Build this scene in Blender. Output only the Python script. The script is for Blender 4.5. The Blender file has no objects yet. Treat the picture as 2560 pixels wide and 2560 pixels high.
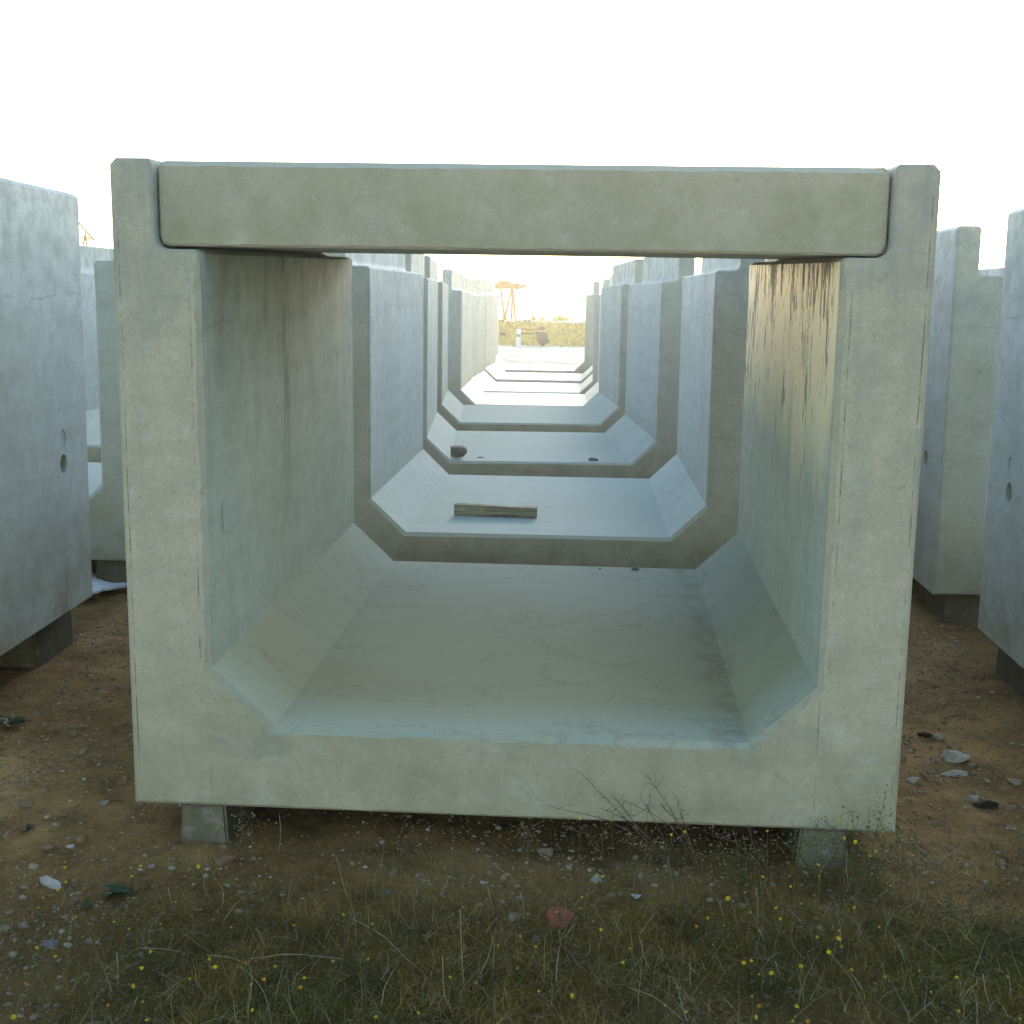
import bpy, bmesh, math, random
import numpy as np
from mathutils import Vector, Matrix

random.seed(7)
rng = np.random.default_rng(11)
SC = bpy.context.scene
COL = SC.collection
R = math.radians

# ------------------------------------------------------------------ camera
CAM = np.array([0.23671, -3.68492, 1.50632])
AX_R = np.array([0.9976435, 0.0669744, 0.01489564])
AX_U = np.array([-0.0252834, 0.15704243, 0.98726816])
AX_F = np.array([-0.06378245, 0.98531828, -0.1583657])
FPX = 3293.148                                    # focal length in pixels of the 2560 px photograph
cam = bpy.data.cameras.new('camera'); cam_ob = bpy.data.objects.new('camera', cam); COL.objects.link(cam_ob)
cam.sensor_width = 36; cam.lens = FPX / 2560 * 36; cam.clip_start = 0.05; cam.clip_end = 9000
M = Matrix.Identity(4)
for i in range(3):
    M[i][0] = AX_R[i]; M[i][1] = AX_U[i]; M[i][2] = -AX_F[i]; M[i][3] = CAM[i]
cam_ob.matrix_world = M
SC.camera = cam_ob

# ------------------------------------------------------------------ sky, sun, exposure
SUN_EL, SUN_AZ = 16.0, 4.0                       # low veiled sun, straight ahead down the row
world = bpy.data.worlds.new('World'); SC.world = world; world.use_nodes = True
wn = world.node_tree
sky = wn.nodes.new('ShaderNodeTexSky'); sky.sky_type = 'NISHITA'; sky.sun_disc = False
sky.sun_elevation = R(SUN_EL); sky.sun_rotation = R(SUN_AZ); sky.air_density = 1.0; sky.dust_density = 0.5; sky.ozone_density = 1.0
bg = wn.nodes['Background']; bg.inputs[1].default_value = 0.15
wn.links.new(sky.outputs[0], bg.inputs[0])
sun = bpy.data.lights.new('sun', 'SUN'); sun.energy = 0.5; sun.angle = R(10); sun.color = (1.0, 0.95, 0.86)
sun_ob = bpy.data.objects.new('sun', sun); COL.objects.link(sun_ob)
sd = Vector((math.sin(R(SUN_AZ)) * math.cos(R(SUN_EL)), math.cos(R(SUN_AZ)) * math.cos(R(SUN_EL)), math.sin(R(SUN_EL))))
sun_ob.rotation_euler = sd.to_track_quat('Z', 'Y').to_euler()
SC.render.engine = 'CYCLES'
SC.view_settings.view_transform = 'Standard'; SC.view_settings.look = 'None'
SC.view_settings.gamma = 1; SC.view_settings.use_curve_mapping = False
SC.view_settings.exposure = 1.76

# ------------------------------------------------------------------ helpers
def tag(o, label=None, cat=None, group=None, kind=None):
    if label: o['label'] = label
    if cat: o['category'] = cat
    if group: o['group'] = group
    if kind: o['kind'] = kind
    return o

def link(name, me, mats=None, parent=None):
    o = bpy.data.objects.new(name, me); COL.objects.link(o)
    if mats is not None:
        me.materials.clear()
        for m in (mats if isinstance(mats, (list, tuple)) else [mats]): me.materials.append(m)
    if parent is not None: o.parent = parent
    return o

def empty(name, loc=(0, 0, 0), rot=(0, 0, 0)):
    o = bpy.data.objects.new(name, None); COL.objects.link(o)
    o.location = loc; o.rotation_euler = rot; o.empty_display_size = 0.05
    return o

def mesh_from(name, verts, faces):
    me = bpy.data.meshes.new(name); me.from_pydata([tuple(map(float, v)) for v in verts], [], faces); me.update(); return me

def np_mesh(name, verts, quads, tris=None):
    """big meshes straight from numpy arrays"""
    me = bpy.data.meshes.new(name)
    verts = np.asarray(verts, np.float32)
    parts = []
    starts = []
    n = 0
    if quads is not None and len(quads):
        parts.append(np.asarray(quads, np.int32).ravel()); starts.append(n + 4 * np.arange(len(quads))); n += 4 * len(quads)
    if tris is not None and len(tris):
        parts.append(np.asarray(tris, np.int32).ravel()); starts.append(n + 3 * np.arange(len(tris))); n += 3 * len(tris)
    idx = np.concatenate(parts); st = np.concatenate(starts)
    me.vertices.add(len(verts)); me.vertices.foreach_set('co', verts.ravel())
    me.loops.add(len(idx)); me.loops.foreach_set('vertex_index', idx)
    me.polygons.add(len(st)); me.polygons.foreach_set('loop_start', st.astype(np.int32))
    me.update(calc_edges=True); me.validate()
    return me

_lat = rng.random((64, 64, 64)).astype(np.float32)
def vnoise(p):
    """smooth value noise in -1..1, p (...,3)"""
    p = np.asarray(p, float); i = np.floor(p).astype(int); f = p - i; f = f * f * (3 - 2 * f)
    out = 0
    for dx in (0, 1):
        for dy in (0, 1):
            for dz in (0, 1):
                w = np.where(dx, f[..., 0], 1 - f[..., 0]) * np.where(dy, f[..., 1], 1 - f[..., 1]) * np.where(dz, f[..., 2], 1 - f[..., 2])
                out = out + w * _lat[(i[..., 0] + dx) % 64, (i[..., 1] + dy) % 64, (i[..., 2] + dz) % 64]
    return out * 2 - 1

def fbm(x, y, s, octv=4, z=0.0):
    x = np.asarray(x, float); y = np.asarray(y, float); t = 0; a = 1.0
    for k in range(octv):
        t = t + a * vnoise(np.stack([x * s * 2 ** k + 13.7 * k, y * s * 2 ** k + 5.1 * k, np.full_like(x, z + 3.3 * k)], -1)); a *= 0.5
    return t

# ------------------------------------------------------------------ ground shape
G0 = -0.135
def ground_h(x, y):
    x = np.asarray(x, float); y = np.asarray(y, float)
    near = np.clip(1.6 - np.hypot(x, y - 3) / 40, 0, 1)
    h = G0 + near * (0.014 * fbm(x, y, 1.3, 3) + 0.009 * fbm(x, y, 9.0, 3, 7.7))
    # worn wheel ruts either side of the row, slightly raised weed strip near the photographer
    h = h + 0.02 * np.exp(-((y + 1.05) / 0.35) ** 2) * np.clip((x + 1.0) / 0.6, 0, 1)
    for bxx in (-.93, .93): h = h + .028 * np.exp(-(((x - bxx) / .17) ** 2 + ((y - .12) / .16) ** 2))
    # beyond the yard the land falls away
    h = h - np.clip(y - 58, 0, None) * 0.035 - np.clip(np.abs(x) - 70, 0, None) * 0.02 - np.clip(-y - 60, 0, None) * 0.004
    return h

def gz(x, y): return float(ground_h(np.array([x]), np.array([y]))[0])

def ray(px, py):
    d = AX_F + AX_R * (px - 1280) / FPX - AX_U * (py - 1280) / FPX
    return d
def on_z(px, py, z):
    d = ray(px, py); t = (z - CAM[2]) / d[2]; return CAM + d * t
def on_ground(px, py):
    p = on_z(px, py, G0)
    for _ in range(4): p = on_z(px, py, gz(p[0], p[1]))
    return p
def on_y(px, py, y):
    d = ray(px, py); t = (y - CAM[1]) / d[1]; return CAM + d * t

# ------------------------------------------------------------------ materials
class NT:
    def __init__(s, name):
        s.m = bpy.data.materials.new(name); s.m.use_nodes = True; s.t = s.m.node_tree
        s.b = s.t.nodes['Principled BSDF']
        s.tc = s.n('ShaderNodeTexCoord')
    def n(s, typ, **kw):
        nd = s.t.nodes.new(typ)
        for k, v in kw.items(): setattr(nd, k, v)
        return nd
    def put(s, sock, v):
        if isinstance(v, bpy.types.NodeSocket): s.t.links.new(v, sock)
        elif isinstance(v, (tuple, list)) and len(v) == 3 and sock.type == 'RGBA': sock.default_value = (*v, 1)
        else: sock.default_value = v
    def math(s, op, a, b=0.0, c=None, clamp=False):
        nd = s.n('ShaderNodeMath', operation=op, use_clamp=clamp); s.put(nd.inputs[0], a); s.put(nd.inputs[1], b)
        if c is not None: s.put(nd.inputs[2], c)
        return nd.outputs[0]
    def vmath(s, op, a, b):
        nd = s.n('ShaderNodeVectorMath', operation=op); s.put(nd.inputs[0], a); s.put(nd.inputs[1], b); return nd.outputs[0]
    def noise(s, vec, scale, detail=3, rough=0.55, col=False):
        nd = s.n('ShaderNodeTexNoise'); s.put(nd.inputs['Vector'], vec); nd.inputs['Scale'].default_value = scale
        nd.inputs['Detail'].default_value = detail; nd.inputs['Roughness'].default_value = rough
        return nd.outputs['Color' if col else 'Fac']
    def voro(s, vec, scale, feature='F1', out='Distance', rnd=1.0):
        nd = s.n('ShaderNodeTexVoronoi', feature=feature); s.put(nd.inputs['Vector'], vec); nd.inputs['Scale'].default_value = scale
        nd.inputs['Randomness'].default_value = rnd
        return nd.outputs[out]
    def ramp(s, v, lo, hi, a=0.0, b=1.0, smooth=False):
        nd = s.n('ShaderNodeMapRange'); nd.clamp = True
        if smooth: nd.interpolation_type = 'SMOOTHSTEP'
        s.put(nd.inputs['Value'], v)
        for k, x in (('From Min', lo), ('From Max', hi), ('To Min', a), ('To Max', b)): s.put(nd.inputs[k], x)
        return nd.outputs[0]
    def mix(s, f, a, b, mode='MIX'):
        nd = s.n('ShaderNodeMix', data_type='RGBA', blend_type=mode); s.put(nd.inputs[0], f); s.put(nd.inputs[6], a); s.put(nd.inputs[7], b)
        return nd.outputs[2]
    def scale(s, vec, sc):
        return s.vmath('MULTIPLY', vec, sc)
    def sep(s, v):
        nd = s.n('ShaderNodeSeparateXYZ'); s.put(nd.inputs[0], v); return nd.outputs
    def bump(s, h, strength, dist):
        nd = s.n('ShaderNodeBump'); s.put(nd.inputs['Height'], h); s.put(nd.inputs['Strength'], strength); nd.inputs['Distance'].default_value = dist
        return nd.outputs[0]
    def done(s, col, rough=0.8, spec=0.4, normal=None):
        s.put(s.b.inputs['Base Color'], col); s.put(s.b.inputs['Roughness'], rough); s.put(s.b.inputs['Specular IOR Level'], spec)
        if normal is not None: s.put(s.b.inputs['Normal'], normal)
        return s.m

def concrete(name, base=(0.52, 0.50, 0.38), dark=(0.25, 0.245, 0.17), streaks=0.5, special=False, glare_pale=False, splash_shade=0.8, cool=(0.57, 0.645, 0.615)):
    t = NT(name)
    p0 = t.tc.outputs['Object']; oi = t.n('ShaderNodeObjectInfo')
    off = t.math('MULTIPLY', oi.outputs['Random'], 41.0)
    cx = t.n('ShaderNodeCombineXYZ'); t.put(cx.inputs[0], off); t.put(cx.inputs[1], off); t.put(cx.inputs[2], 0.0)
    p = t.vmath('ADD', p0, cx.outputs[0])
    x, y, z = t.sep(p0)
    nx, ny, nz = t.sep(t.tc.outputs['Normal'])
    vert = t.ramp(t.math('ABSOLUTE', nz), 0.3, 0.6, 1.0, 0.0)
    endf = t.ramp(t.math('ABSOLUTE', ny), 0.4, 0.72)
    c = t.mix(endf, cool, base)  # light cast painted in: warm end faces, cool everywhere else
    big = t.noise(p, 1.6, 4); c = t.mix(t.ramp(big, 0.35, 0.7, 0.0, 0.20), c, dark)
    warm = t.noise(p, 2.3, 3); c = t.mix(t.math('MULTIPLY', endf, t.ramp(warm, 0.45, 0.75, 0.0, 0.45)), c, (0.50, 0.44, 0.28))
    mid = t.noise(p, 11, 5, 0.65); c = t.mix(t.ramp(mid, 0.42, 0.72, 0.0, 0.30), c, dark)
    lite = t.noise(p, 17, 4, 0.6); c = t.mix(t.ramp(lite, 0.55, 0.8, 0.0, 0.25), c, (0.68, 0.67, 0.60))
    fine = t.noise(p, 130, 5, 0.75); c = t.mix(t.ramp(fine, 0.40, 0.66, 0.0, 0.42), c, dark)
    spk = t.noise(p, 48, 4, 0.8); c = t.mix(t.ramp(spk, 0.60, 0.70, 0.0, 0.5), c, (0.16, 0.15, 0.11))
    band = t.noise(t.scale(p, (0.8, 0.8, 16)), 1.0, 4, 0.6); c = t.mix(t.ramp(band, 0.45, 0.7, 0.0, 0.16), c, dark)
    # rain streaks from the top edge downwards
    st1 = t.noise(t.scale(p, (8, 8, 0.9)), 1.0, 6, 0.65); st2 = t.noise(t.scale(p, (42, 42, 2.6)), 1.0, 5, 0.7)
    top = t.ramp(z, 0.35, 1.7, 0.0, 1.0)
    sm = t.math('MULTIPLY', t.math('MULTIPLY', t.ramp(st1, 0.48, 0.68), t.ramp(st2, 0.30, 0.62, 0.25, 1.0)), t.math('MULTIPLY', top, vert))
    c = t.mix(t.math('MULTIPLY', sm, streaks), c, (0.17, 0.18, 0.16))
    # the upstands and tops weather darker
    tw = t.math('MULTIPLY', t.ramp(z, 1.2, 1.85), t.ramp(t.noise(p, 5.5, 5, 0.6), 0.42, 0.62))
    c = t.mix(t.math('MULTIPLY', tw, 0.45), c, (0.22, 0.235, 0.235))
    # pour line across the walls
    wob = t.math('MULTIPLY', t.noise(t.scale(p, (3, 3, 0.2)), 1.0, 3), 0.10)
    dz = t.math('ABSOLUTE', t.math('SUBTRACT', t.math('ADD', z, wob), 1.47))
    ln = t.math('MULTIPLY', t.ramp(dz, 0.0, 0.007, 1.0, 0.0), t.ramp(t.noise(p, 6, 3), 0.42, 0.6))
    c = t.mix(t.math('MULTIPLY', t.math('MULTIPLY', t.math('MULTIPLY', ln, vert), t.math('SUBTRACT', 1.0, endf)), 0.45), c, (0.16, 0.17, 0.15))
    # earth splashed up the lowest part, deepened with painted vignette darkening
    low = t.math('MULTIPLY', t.ramp(z, 0.05, 0.60, 1.0, 0.0), t.ramp(t.noise(p, 5, 6, 0.7), 0.30, 0.66))
    c = t.mix(t.math('MULTIPLY', t.math('MULTIPLY', low, vert), splash_shade), c, (0.25, 0.225, 0.115))
    # pores
    vp = t.voro(p, 52); vc = t.voro(p, 52, out='Color'); vr, vg, vb = t.sep(vc)
    pore = t.math('MULTIPLY', t.ramp(vp, t.math('MULTIPLY', vg, 0.10), t.math('ADD', 0.06, t.math('MULTIPLY', vg, 0.14)), 1.0, 0.0), t.math('GREATER_THAN', vr, 0.94))
    c = t.mix(t.math('MULTIPLY', pore, 0.6), c, (0.14, 0.14, 0.11))
    # grime in the crease left by the form along the mouth
    seam = t.math('ABSOLUTE', t.math('SUBTRACT', y, 0.024))
    sg = t.math('MULTIPLY', t.ramp(seam, 0.0008, 0.0028, 1.0, 0.0), t.ramp(t.noise(p, 6, 5, 0.75), 0.42, 0.66))
    c = t.mix(t.math('MULTIPLY', sg, 0.6), c, (0.045, 0.04, 0.035))
    floor_shade = t.math('MULTIPLY', t.ramp(nz, 0.5, 0.9), t.math('MULTIPLY', t.ramp(t.noise(p, 2.2, 3, 0.5), 0.25, 0.7, 0.65, 0.95), t.math('LESS_THAN', z, 1.0)))
    c = t.mix(t.math('MULTIPLY', floor_shade, 0.8 if not glare_pale else 0.0), c, (0.37, 0.455, 0.385))  # floors toned down in colour to stand for weaker top light
    if special:
        ax = t.math('ABSOLUTE', x)
        for xx, zlo, zhi, wd, st, ns in ((0.887, 0.06, 0.40, 0.0022, 0.45, 4), (1.106, 0.05, 1.80, 0.0022, 0.7, 9), (0.909, 0.46, 1.56, 0.0020, 0.75, 8)):
            wv = t.math('MULTIPLY', t.math('SUBTRACT', t.noise(t.scale(p, (1, 1, 6)), 1.0, 3), 0.5), 0.006)
            dl = t.math('ABSOLUTE', t.math('SUBTRACT', t.math('ADD', ax, wv), xx))
            ll = t.math('MULTIPLY', t.ramp(dl, wd * .5, wd * 1.3, 1.0, 0.0), t.ramp(t.noise(p, ns, 5, 0.75), 0.44, 0.60))
            ll = t.math('MULTIPLY', t.math('MULTIPLY', ll, endf), t.math('MULTIPLY', t.math('GREATER_THAN', z, zlo), t.math('LESS_THAN', z, zhi)))
            c = t.mix(t.math('MULTIPLY', ll, st), c, (0.07, 0.065, 0.05))
        # blotchy dark weathering on the end face beside the right-hand mouth edge and at the foot
        bl = t.math('MULTIPLY', t.ramp(t.noise(p, 4.2, 6, 0.7), 0.52, 0.66), endf)
        bm_ = t.math('MAXIMUM', t.math('MULTIPLY', t.ramp(x, 0.85, 0.95), t.ramp(z, 0.9, 1.3)), t.math('MULTIPLY', t.ramp(z, 0.42, 0.2), t.ramp(ax, 0.55, 0.75)))
        c = t.mix(t.math('MULTIPLY', t.math('MULTIPLY', bl, bm_), 0.55), c, (0.17, 0.165, 0.14))
        # left inner wall: vertical joint with a long run of dark water staining
        leftw = t.math('MULTIPLY', t.math('GREATER_THAN', nx, 0.5), t.math('LESS_THAN', x, 0.0))
        jy = t.math('ADD', y, t.math('MULTIPLY', t.math('SUBTRACT', t.noise(t.scale(p, (1, 1, 5)), 1.0, 4), 0.5), 0.10))
        dj = t.math('ABSOLUTE', t.math('SUBTRACT', jy, 0.99))
        run = t.math('MULTIPLY', t.ramp(dj, 0.0, 0.10, 1.0, 0.0), t.ramp(z, 0.55, 1.2))
        run = t.math('MULTIPLY', run, t.ramp(t.noise(t.scale(p, (30, 30, 3)), 1.0, 5), 0.34, 0.58))
        crack = t.math('MULTIPLY', t.ramp(t.math('ABSOLUTE', t.math('SUBTRACT', y, 0.985)), 0.002, 0.007, 1.0, 0.0), t.ramp(z, 1.30, 1.36))
        side = t.math('MULTIPLY', t.ramp(t.noise(t.scale(p, (3.2, 3.2, 1.3)), 1.0, 6, 0.7), 0.46, 0.62), t.ramp(z, 0.9, 1.6))
        c = t.mix(t.math('MULTIPLY', leftw, t.math('MAXIMUM', t.math('MULTIPLY', run, 0.75), t.math('MULTIPLY', side, 0.42))), c, (0.10, 0.11, 0.085))
        c = t.mix(t.math('MULTIPLY', leftw, t.math('MULTIPLY', crack, 0.9)), c, (0.03, 0.03, 0.03))
        # right inner wall: black vertical scrapes over tan brightened to paint glare
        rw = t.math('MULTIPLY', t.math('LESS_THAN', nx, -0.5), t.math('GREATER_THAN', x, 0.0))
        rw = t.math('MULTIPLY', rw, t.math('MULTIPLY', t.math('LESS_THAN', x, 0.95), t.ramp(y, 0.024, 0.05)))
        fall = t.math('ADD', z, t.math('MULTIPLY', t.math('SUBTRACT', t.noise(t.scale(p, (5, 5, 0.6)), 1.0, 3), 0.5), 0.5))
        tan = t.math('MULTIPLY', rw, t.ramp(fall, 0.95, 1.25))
        c = t.mix(t.math('MULTIPLY', tan, 0.95), c, (0.92, 0.76, 0.43))  # glare on the upper wall painted as bright tan
        s1 = t.noise(t.scale(p, (24, 24, 5.5)), 1.0, 8, 0.74); s2 = t.noise(t.scale(p, (4.5, 4.5, 2.2)), 1.0, 4)
        thr = t.math('SUBTRACT', 0.66, t.math('MULTIPLY', t.ramp(fall, 0.95, 1.65), 0.17))
        sc = t.math('GREATER_THAN', t.math('ADD', s1, t.math('MULTIPLY', t.math('SUBTRACT', s2, 0.5), 0.45)), thr)
        scs = t.math('MULTIPLY', t.math('MULTIPLY', sc, rw), t.ramp(y, 0.05, 0.16))
        c = t.mix(t.math('MULTIPLY', scs, 0.85), c, (0.10, 0.105, 0.085))
        # silt on the floor and haunches, darkened and graded to paint the lid's shade
        fl = t.math('GREATER_THAN', nz, 0.4)
        silt_shade = t.math('MULTIPLY', t.ramp(t.noise(t.scale(p, (0.9, 1.1, 1)), 1.0, 3, 0.5), 0.25, 0.70, 0.75, 1.0), fl)
        silt_shade = t.math('MULTIPLY', silt_shade, t.math('MULTIPLY', t.ramp(y, 0.02, 0.35, 0.45, 1.0), t.ramp(y, 2.3, 0.9, 0.75, 1.0)))
        c = t.mix(t.math('MULTIPLY', silt_shade, 0.85), c, t.mix(t.ramp(y, 0.5, 1.6), (0.215, 0.225, 0.125), (0.160, 0.205, 0.165)))
        tide = t.math('ABSOLUTE', t.math('SUBTRACT', t.noise(t.scale(p, (1.6, 2.3, 1)), 1.0, 5, 0.6), 0.53))
        c = t.mix(t.math('MULTIPLY', t.math('MULTIPLY', t.ramp(tide, 0.0, 0.012, 1.0, 0.0), fl), 0.22), c, (0.09, 0.085, 0.05))
        gr = t.math('MULTIPLY', t.ramp(t.noise(p, 90, 3, 0.8), 0.64, 0.70), fl); c = t.mix(t.math('MULTIPLY', gr, 0.5), c, (0.09, 0.08, 0.05))
        ed = t.math('MULTIPLY', t.ramp(t.math('ABSOLUTE', t.math('SUBTRACT', x, 0.655)), 0.02, 0.09, 1.0, 0.0), t.ramp(t.noise(p, 10, 5, 0.7), 0.42, 0.62))
        c = t.mix(t.math('MULTIPLY', t.math('MULTIPLY', ed, fl), 0.6), c, (0.16, 0.15, 0.09))
    h = t.math('ADD', t.math('MULTIPLY', fine, 0.6), t.math('MULTIPLY', mid, 0.3))
    h = t.math('SUBTRACT', h, t.math('MULTIPLY', pore, 0.7))
    rough = t.ramp(mid, 0.3, 0.7, 0.62, 0.80)
    if special: rough = t.ramp(tan, 0.0, 1.0, rough, t.ramp(scs, 0.0, 1.0, 0.42, 0.65))
    up = t.ramp(nz, 0.45, 0.75); matt = t.math('SUBTRACT', 1.0, t.math('MULTIPLY', up, 0.0 if glare_pale else 0.80)); rough = t.ramp(up, 0.0, 1.0, rough, 0.6 if glare_pale else 0.85)
    return t.done(c, rough, t.math('MULTIPLY', matt, t.ramp(tan, 0.0, 1.0, 0.3, 0.55) if special else 0.3), t.bump(h, t.math('MULTIPLY', t.math('SUBTRACT', 1.0, t.ramp(nz, 0.4, 0.8, 0.0, 0.9)), 0.35), 0.004))

def simple(name, col, rough=0.7, spec=0.3, var=0.3, scale=20, dark=None, bump=0.0):
    t = NT(name); p = t.tc.outputs['Object']
    oi = t.n('ShaderNodeObjectInfo'); off = t.math('MULTIPLY', oi.outputs['Random'], 23.0)
    cx = t.n('ShaderNodeCombineXYZ'); t.put(cx.inputs[0], off); p = t.vmath('ADD', p, cx.outputs[0])
    d = dark or tuple(v * 0.4 for v in col)
    n1 = t.noise(p, scale, 5, 0.65); c = t.mix(t.ramp(n1, 0.35, 0.7, 0, min(1, var * 2)), col, d)
    nrm = t.bump(n1, bump, 0.01) if bump else None
    return t.done(c, rough, spec, nrm)

def islands(name, cols, rough=0.8, spec=0.15, tint=None):
    """colour picked per loose piece of the mesh, drifting towards a second tint from place to place"""
    t = NT(name); g = t.n('ShaderNodeNewGeometry'); r = g.outputs['Random Per Island']
    cr = t.n('ShaderNodeValToRGB'); t.put(cr.inputs[0], r); cr.color_ramp.interpolation = 'CONSTANT'
    e = cr.color_ramp.elements
    while len(e) < len(cols): e.new(0.5)
    for k, cc in enumerate(cols): e[k].position = k / len(cols); e[k].color = (*cc, 1)
    c = cr.outputs[0]
    if tint:
        n = t.noise(t.tc.outputs['Object'], 3.2, 4, 0.6); c = t.mix(t.ramp(n, 0.42, 0.62, 0.0, 0.75), c, tint)
        n = t.noise(t.tc.outputs['Object'], 7.0, 3, 0.6); c = t.mix(t.ramp(n, 0.45, 0.68, 0.0, 0.6), c, (0.03, 0.022, 0.008))
    return t.done(c, rough, spec)

def stone_mat(name, col, dark):
    t = NT(name); p = t.tc.outputs['Object']; oi = t.n('ShaderNodeObjectInfo'); rnd = oi.outputs['Random']
    cx = t.n('ShaderNodeCombineXYZ'); t.put(cx.inputs[0], t.math('MULTIPLY', rnd, 31.0)); p = t.vmath('ADD', p, cx.outputs[0])
    n1 = t.noise(p, 40, 5, 0.7); n2 = t.noise(p, 160, 3, 0.7)
    c = t.mix(t.ramp(n1, 0.38, 0.68, 0, 0.6), col, dark); c = t.mix(t.ramp(n2, 0.5, 0.75, 0, 0.4), c, dark)
    c = t.mix(t.math('MULTIPLY', rnd, 0.35), c, dark)
    return t.done(c, 0.85, 0.25, t.bump(t.math('ADD', n1, n2), 0.5, 0.003))

MAT_CONC = concrete('cast_concrete', streaks=0.22)
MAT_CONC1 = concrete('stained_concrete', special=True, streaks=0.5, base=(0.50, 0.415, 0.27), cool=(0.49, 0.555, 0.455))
MAT_LID = concrete('lid_concrete', base=(0.47, 0.39, 0.285), cool=(0.47, 0.47, 0.38), streaks=0.2)
MAT_PALE = concrete('glare_pale_concrete', base=(0.66, 0.66, 0.56), cool=(0.92, 0.865, 0.67), dark=(.5, .48, .4), streaks=0.3, glare_pale=True)  # paler copy of the concrete, far glare painted into its colour
MAT_BLOCK = concrete('block_concrete', base=(0.10, 0.082, 0.042), cool=(.09, .08, .048), dark=(.05,.042,.022), streaks=0.1, splash_shade=0.0)

# ------------------------------------------------------------------ ground sheet
def ground_mat():
    t = NT('bare_soil'); p = t.tc.outputs['Object']; x, y, z = t.sep(p)
    n1 = t.noise(p, 1.1, 5, 0.6); n2 = t.noise(p, 7, 6, 0.7); n3 = t.noise(p, 45, 5, 0.7); n4 = t.noise(p, 190, 3, 0.75)
    c = t.mix(t.ramp(n1, 0.38, 0.64), (0.171, 0.094, 0.025), (0.236, 0.144, 0.044))
    c = t.mix(t.ramp(n2, 0.42, 0.66, 0, 0.8), c, (0.085, 0.044, 0.013)); n5 = t.noise(p, 2.6, 6, 0.7); c = t.mix(t.ramp(n5, 0.50, 0.68, 0, 0.75), c, (0.407, 0.249, 0.084))
    c = t.mix(t.ramp(n3, 0.48, 0.70, 0, 0.7), c, (0.321, 0.186, 0.064))
    c = t.mix(t.ramp(n4, 0.50, 0.72, 0, 0.75), c, (0.071, 0.041, 0.017))
    vp = t.voro(p, 70); vr = t.sep(t.voro(p, 70, out='Color'))[0]
    grit = t.math('MULTIPLY', t.ramp(vp, 0.22, 0.34, 1.0, 0.0), t.math('GREATER_THAN', vr, 0.72))
    c = t.mix(t.math('MULTIPLY', grit, 0.8), c, t.mix(vr, (0.381, 0.229, 0.091), (0.253, 0.114, 0.038)))
    # dark humus where the weeds grow, pale cement spill by the left unit
    hum = t.math('MULTIPLY', t.ramp(t.math('ADD', y, t.math('MULTIPLY', t.math('SUBTRACT', n1, 0.5), 0.8)), -0.65, -0.25, 1.0, 0.0), t.ramp(y, -30, -10))
    c = t.mix(t.math('MULTIPLY', hum, 0.75), c, (0.108, 0.065, 0.019))
    dx = t.math('MULTIPLY', t.math('ADD', x, 1.78), 3.2); dy = t.math('MULTIPLY', t.math('SUBTRACT', y, 0.55), 2.4)
    rr = t.math('SQRT', t.math('ADD', t.math('MULTIPLY', dx, dx), t.math('MULTIPLY', dy, dy)))
    spill = t.math('MULTIPLY', t.ramp(rr, 0.2, 1.0, 1.0, 0.0), t.ramp(n3, 0.36, 0.6))
    c = t.mix(t.math('MULTIPLY', spill, 0.45), c, (0.475, 0.356, 0.166))
    # glare painted pale past the rows; unseen ground behind camera paled for warm bounce
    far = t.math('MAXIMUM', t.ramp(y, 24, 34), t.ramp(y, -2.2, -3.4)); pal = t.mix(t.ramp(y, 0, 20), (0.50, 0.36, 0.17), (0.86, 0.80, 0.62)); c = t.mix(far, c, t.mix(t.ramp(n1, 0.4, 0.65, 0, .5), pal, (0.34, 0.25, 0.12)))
    h = t.math('ADD', t.math('ADD', n2, t.math('MULTIPLY', n3, 0.6)), t.math('ADD', t.math('MULTIPLY', grit, 0.35), t.math('MULTIPLY', n4, 0.3)))
    return t.done(c, 0.92, 0.2, t.bump(h, 0.8, 0.012))

def axis(lo, hi, step, far_lo, far_hi):
    a = list(np.arange(lo, hi + 1e-6, step)); s = step; v = hi
    while v < far_hi: s *= 1.14; v += s; a.append(v)
    s = step; v = lo; b = []
    while v > far_lo: s *= 1.14; v -= s; b.append(v)
    return np.array(b[::-1] + a)
gx = axis(-3.6, 3.6, 0.03, -800, 800); gy = axis(-1.9, 4.6, 0.03, -700, 900)
GX, GY = np.meshgrid(gx, gy); GH = ground_h(GX, GY)
V = np.stack([GX, GY, GH], -1).reshape(-1, 3); nxg, nyg = len(gx), len(gy)
ii = (np.arange(nyg - 1)[:, None] * nxg + np.arange(nxg - 1)[None]).ravel()
Q = np.stack([ii, ii + 1, ii + 1 + nxg, ii + nxg], -1)
me = np_mesh('ground', V, Q); me.polygons.foreach_set('use_smooth', np.ones(len(Q), bool))
ground = link('ground', me, ground_mat()); tag(ground, kind='structure')

# ------------------------------------------------------------------ culvert sections
W2, HT, TU, TW, HL, HH, HX, FL, LEN = 1.125, 1.879, 0.1195, 0.2448, 1.634, 0.428, 0.1843, 0.2524, 2.291
HOLE_Z, HOLE_Y, HOLE_R = 0.675, 0.325, 0.043

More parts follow.
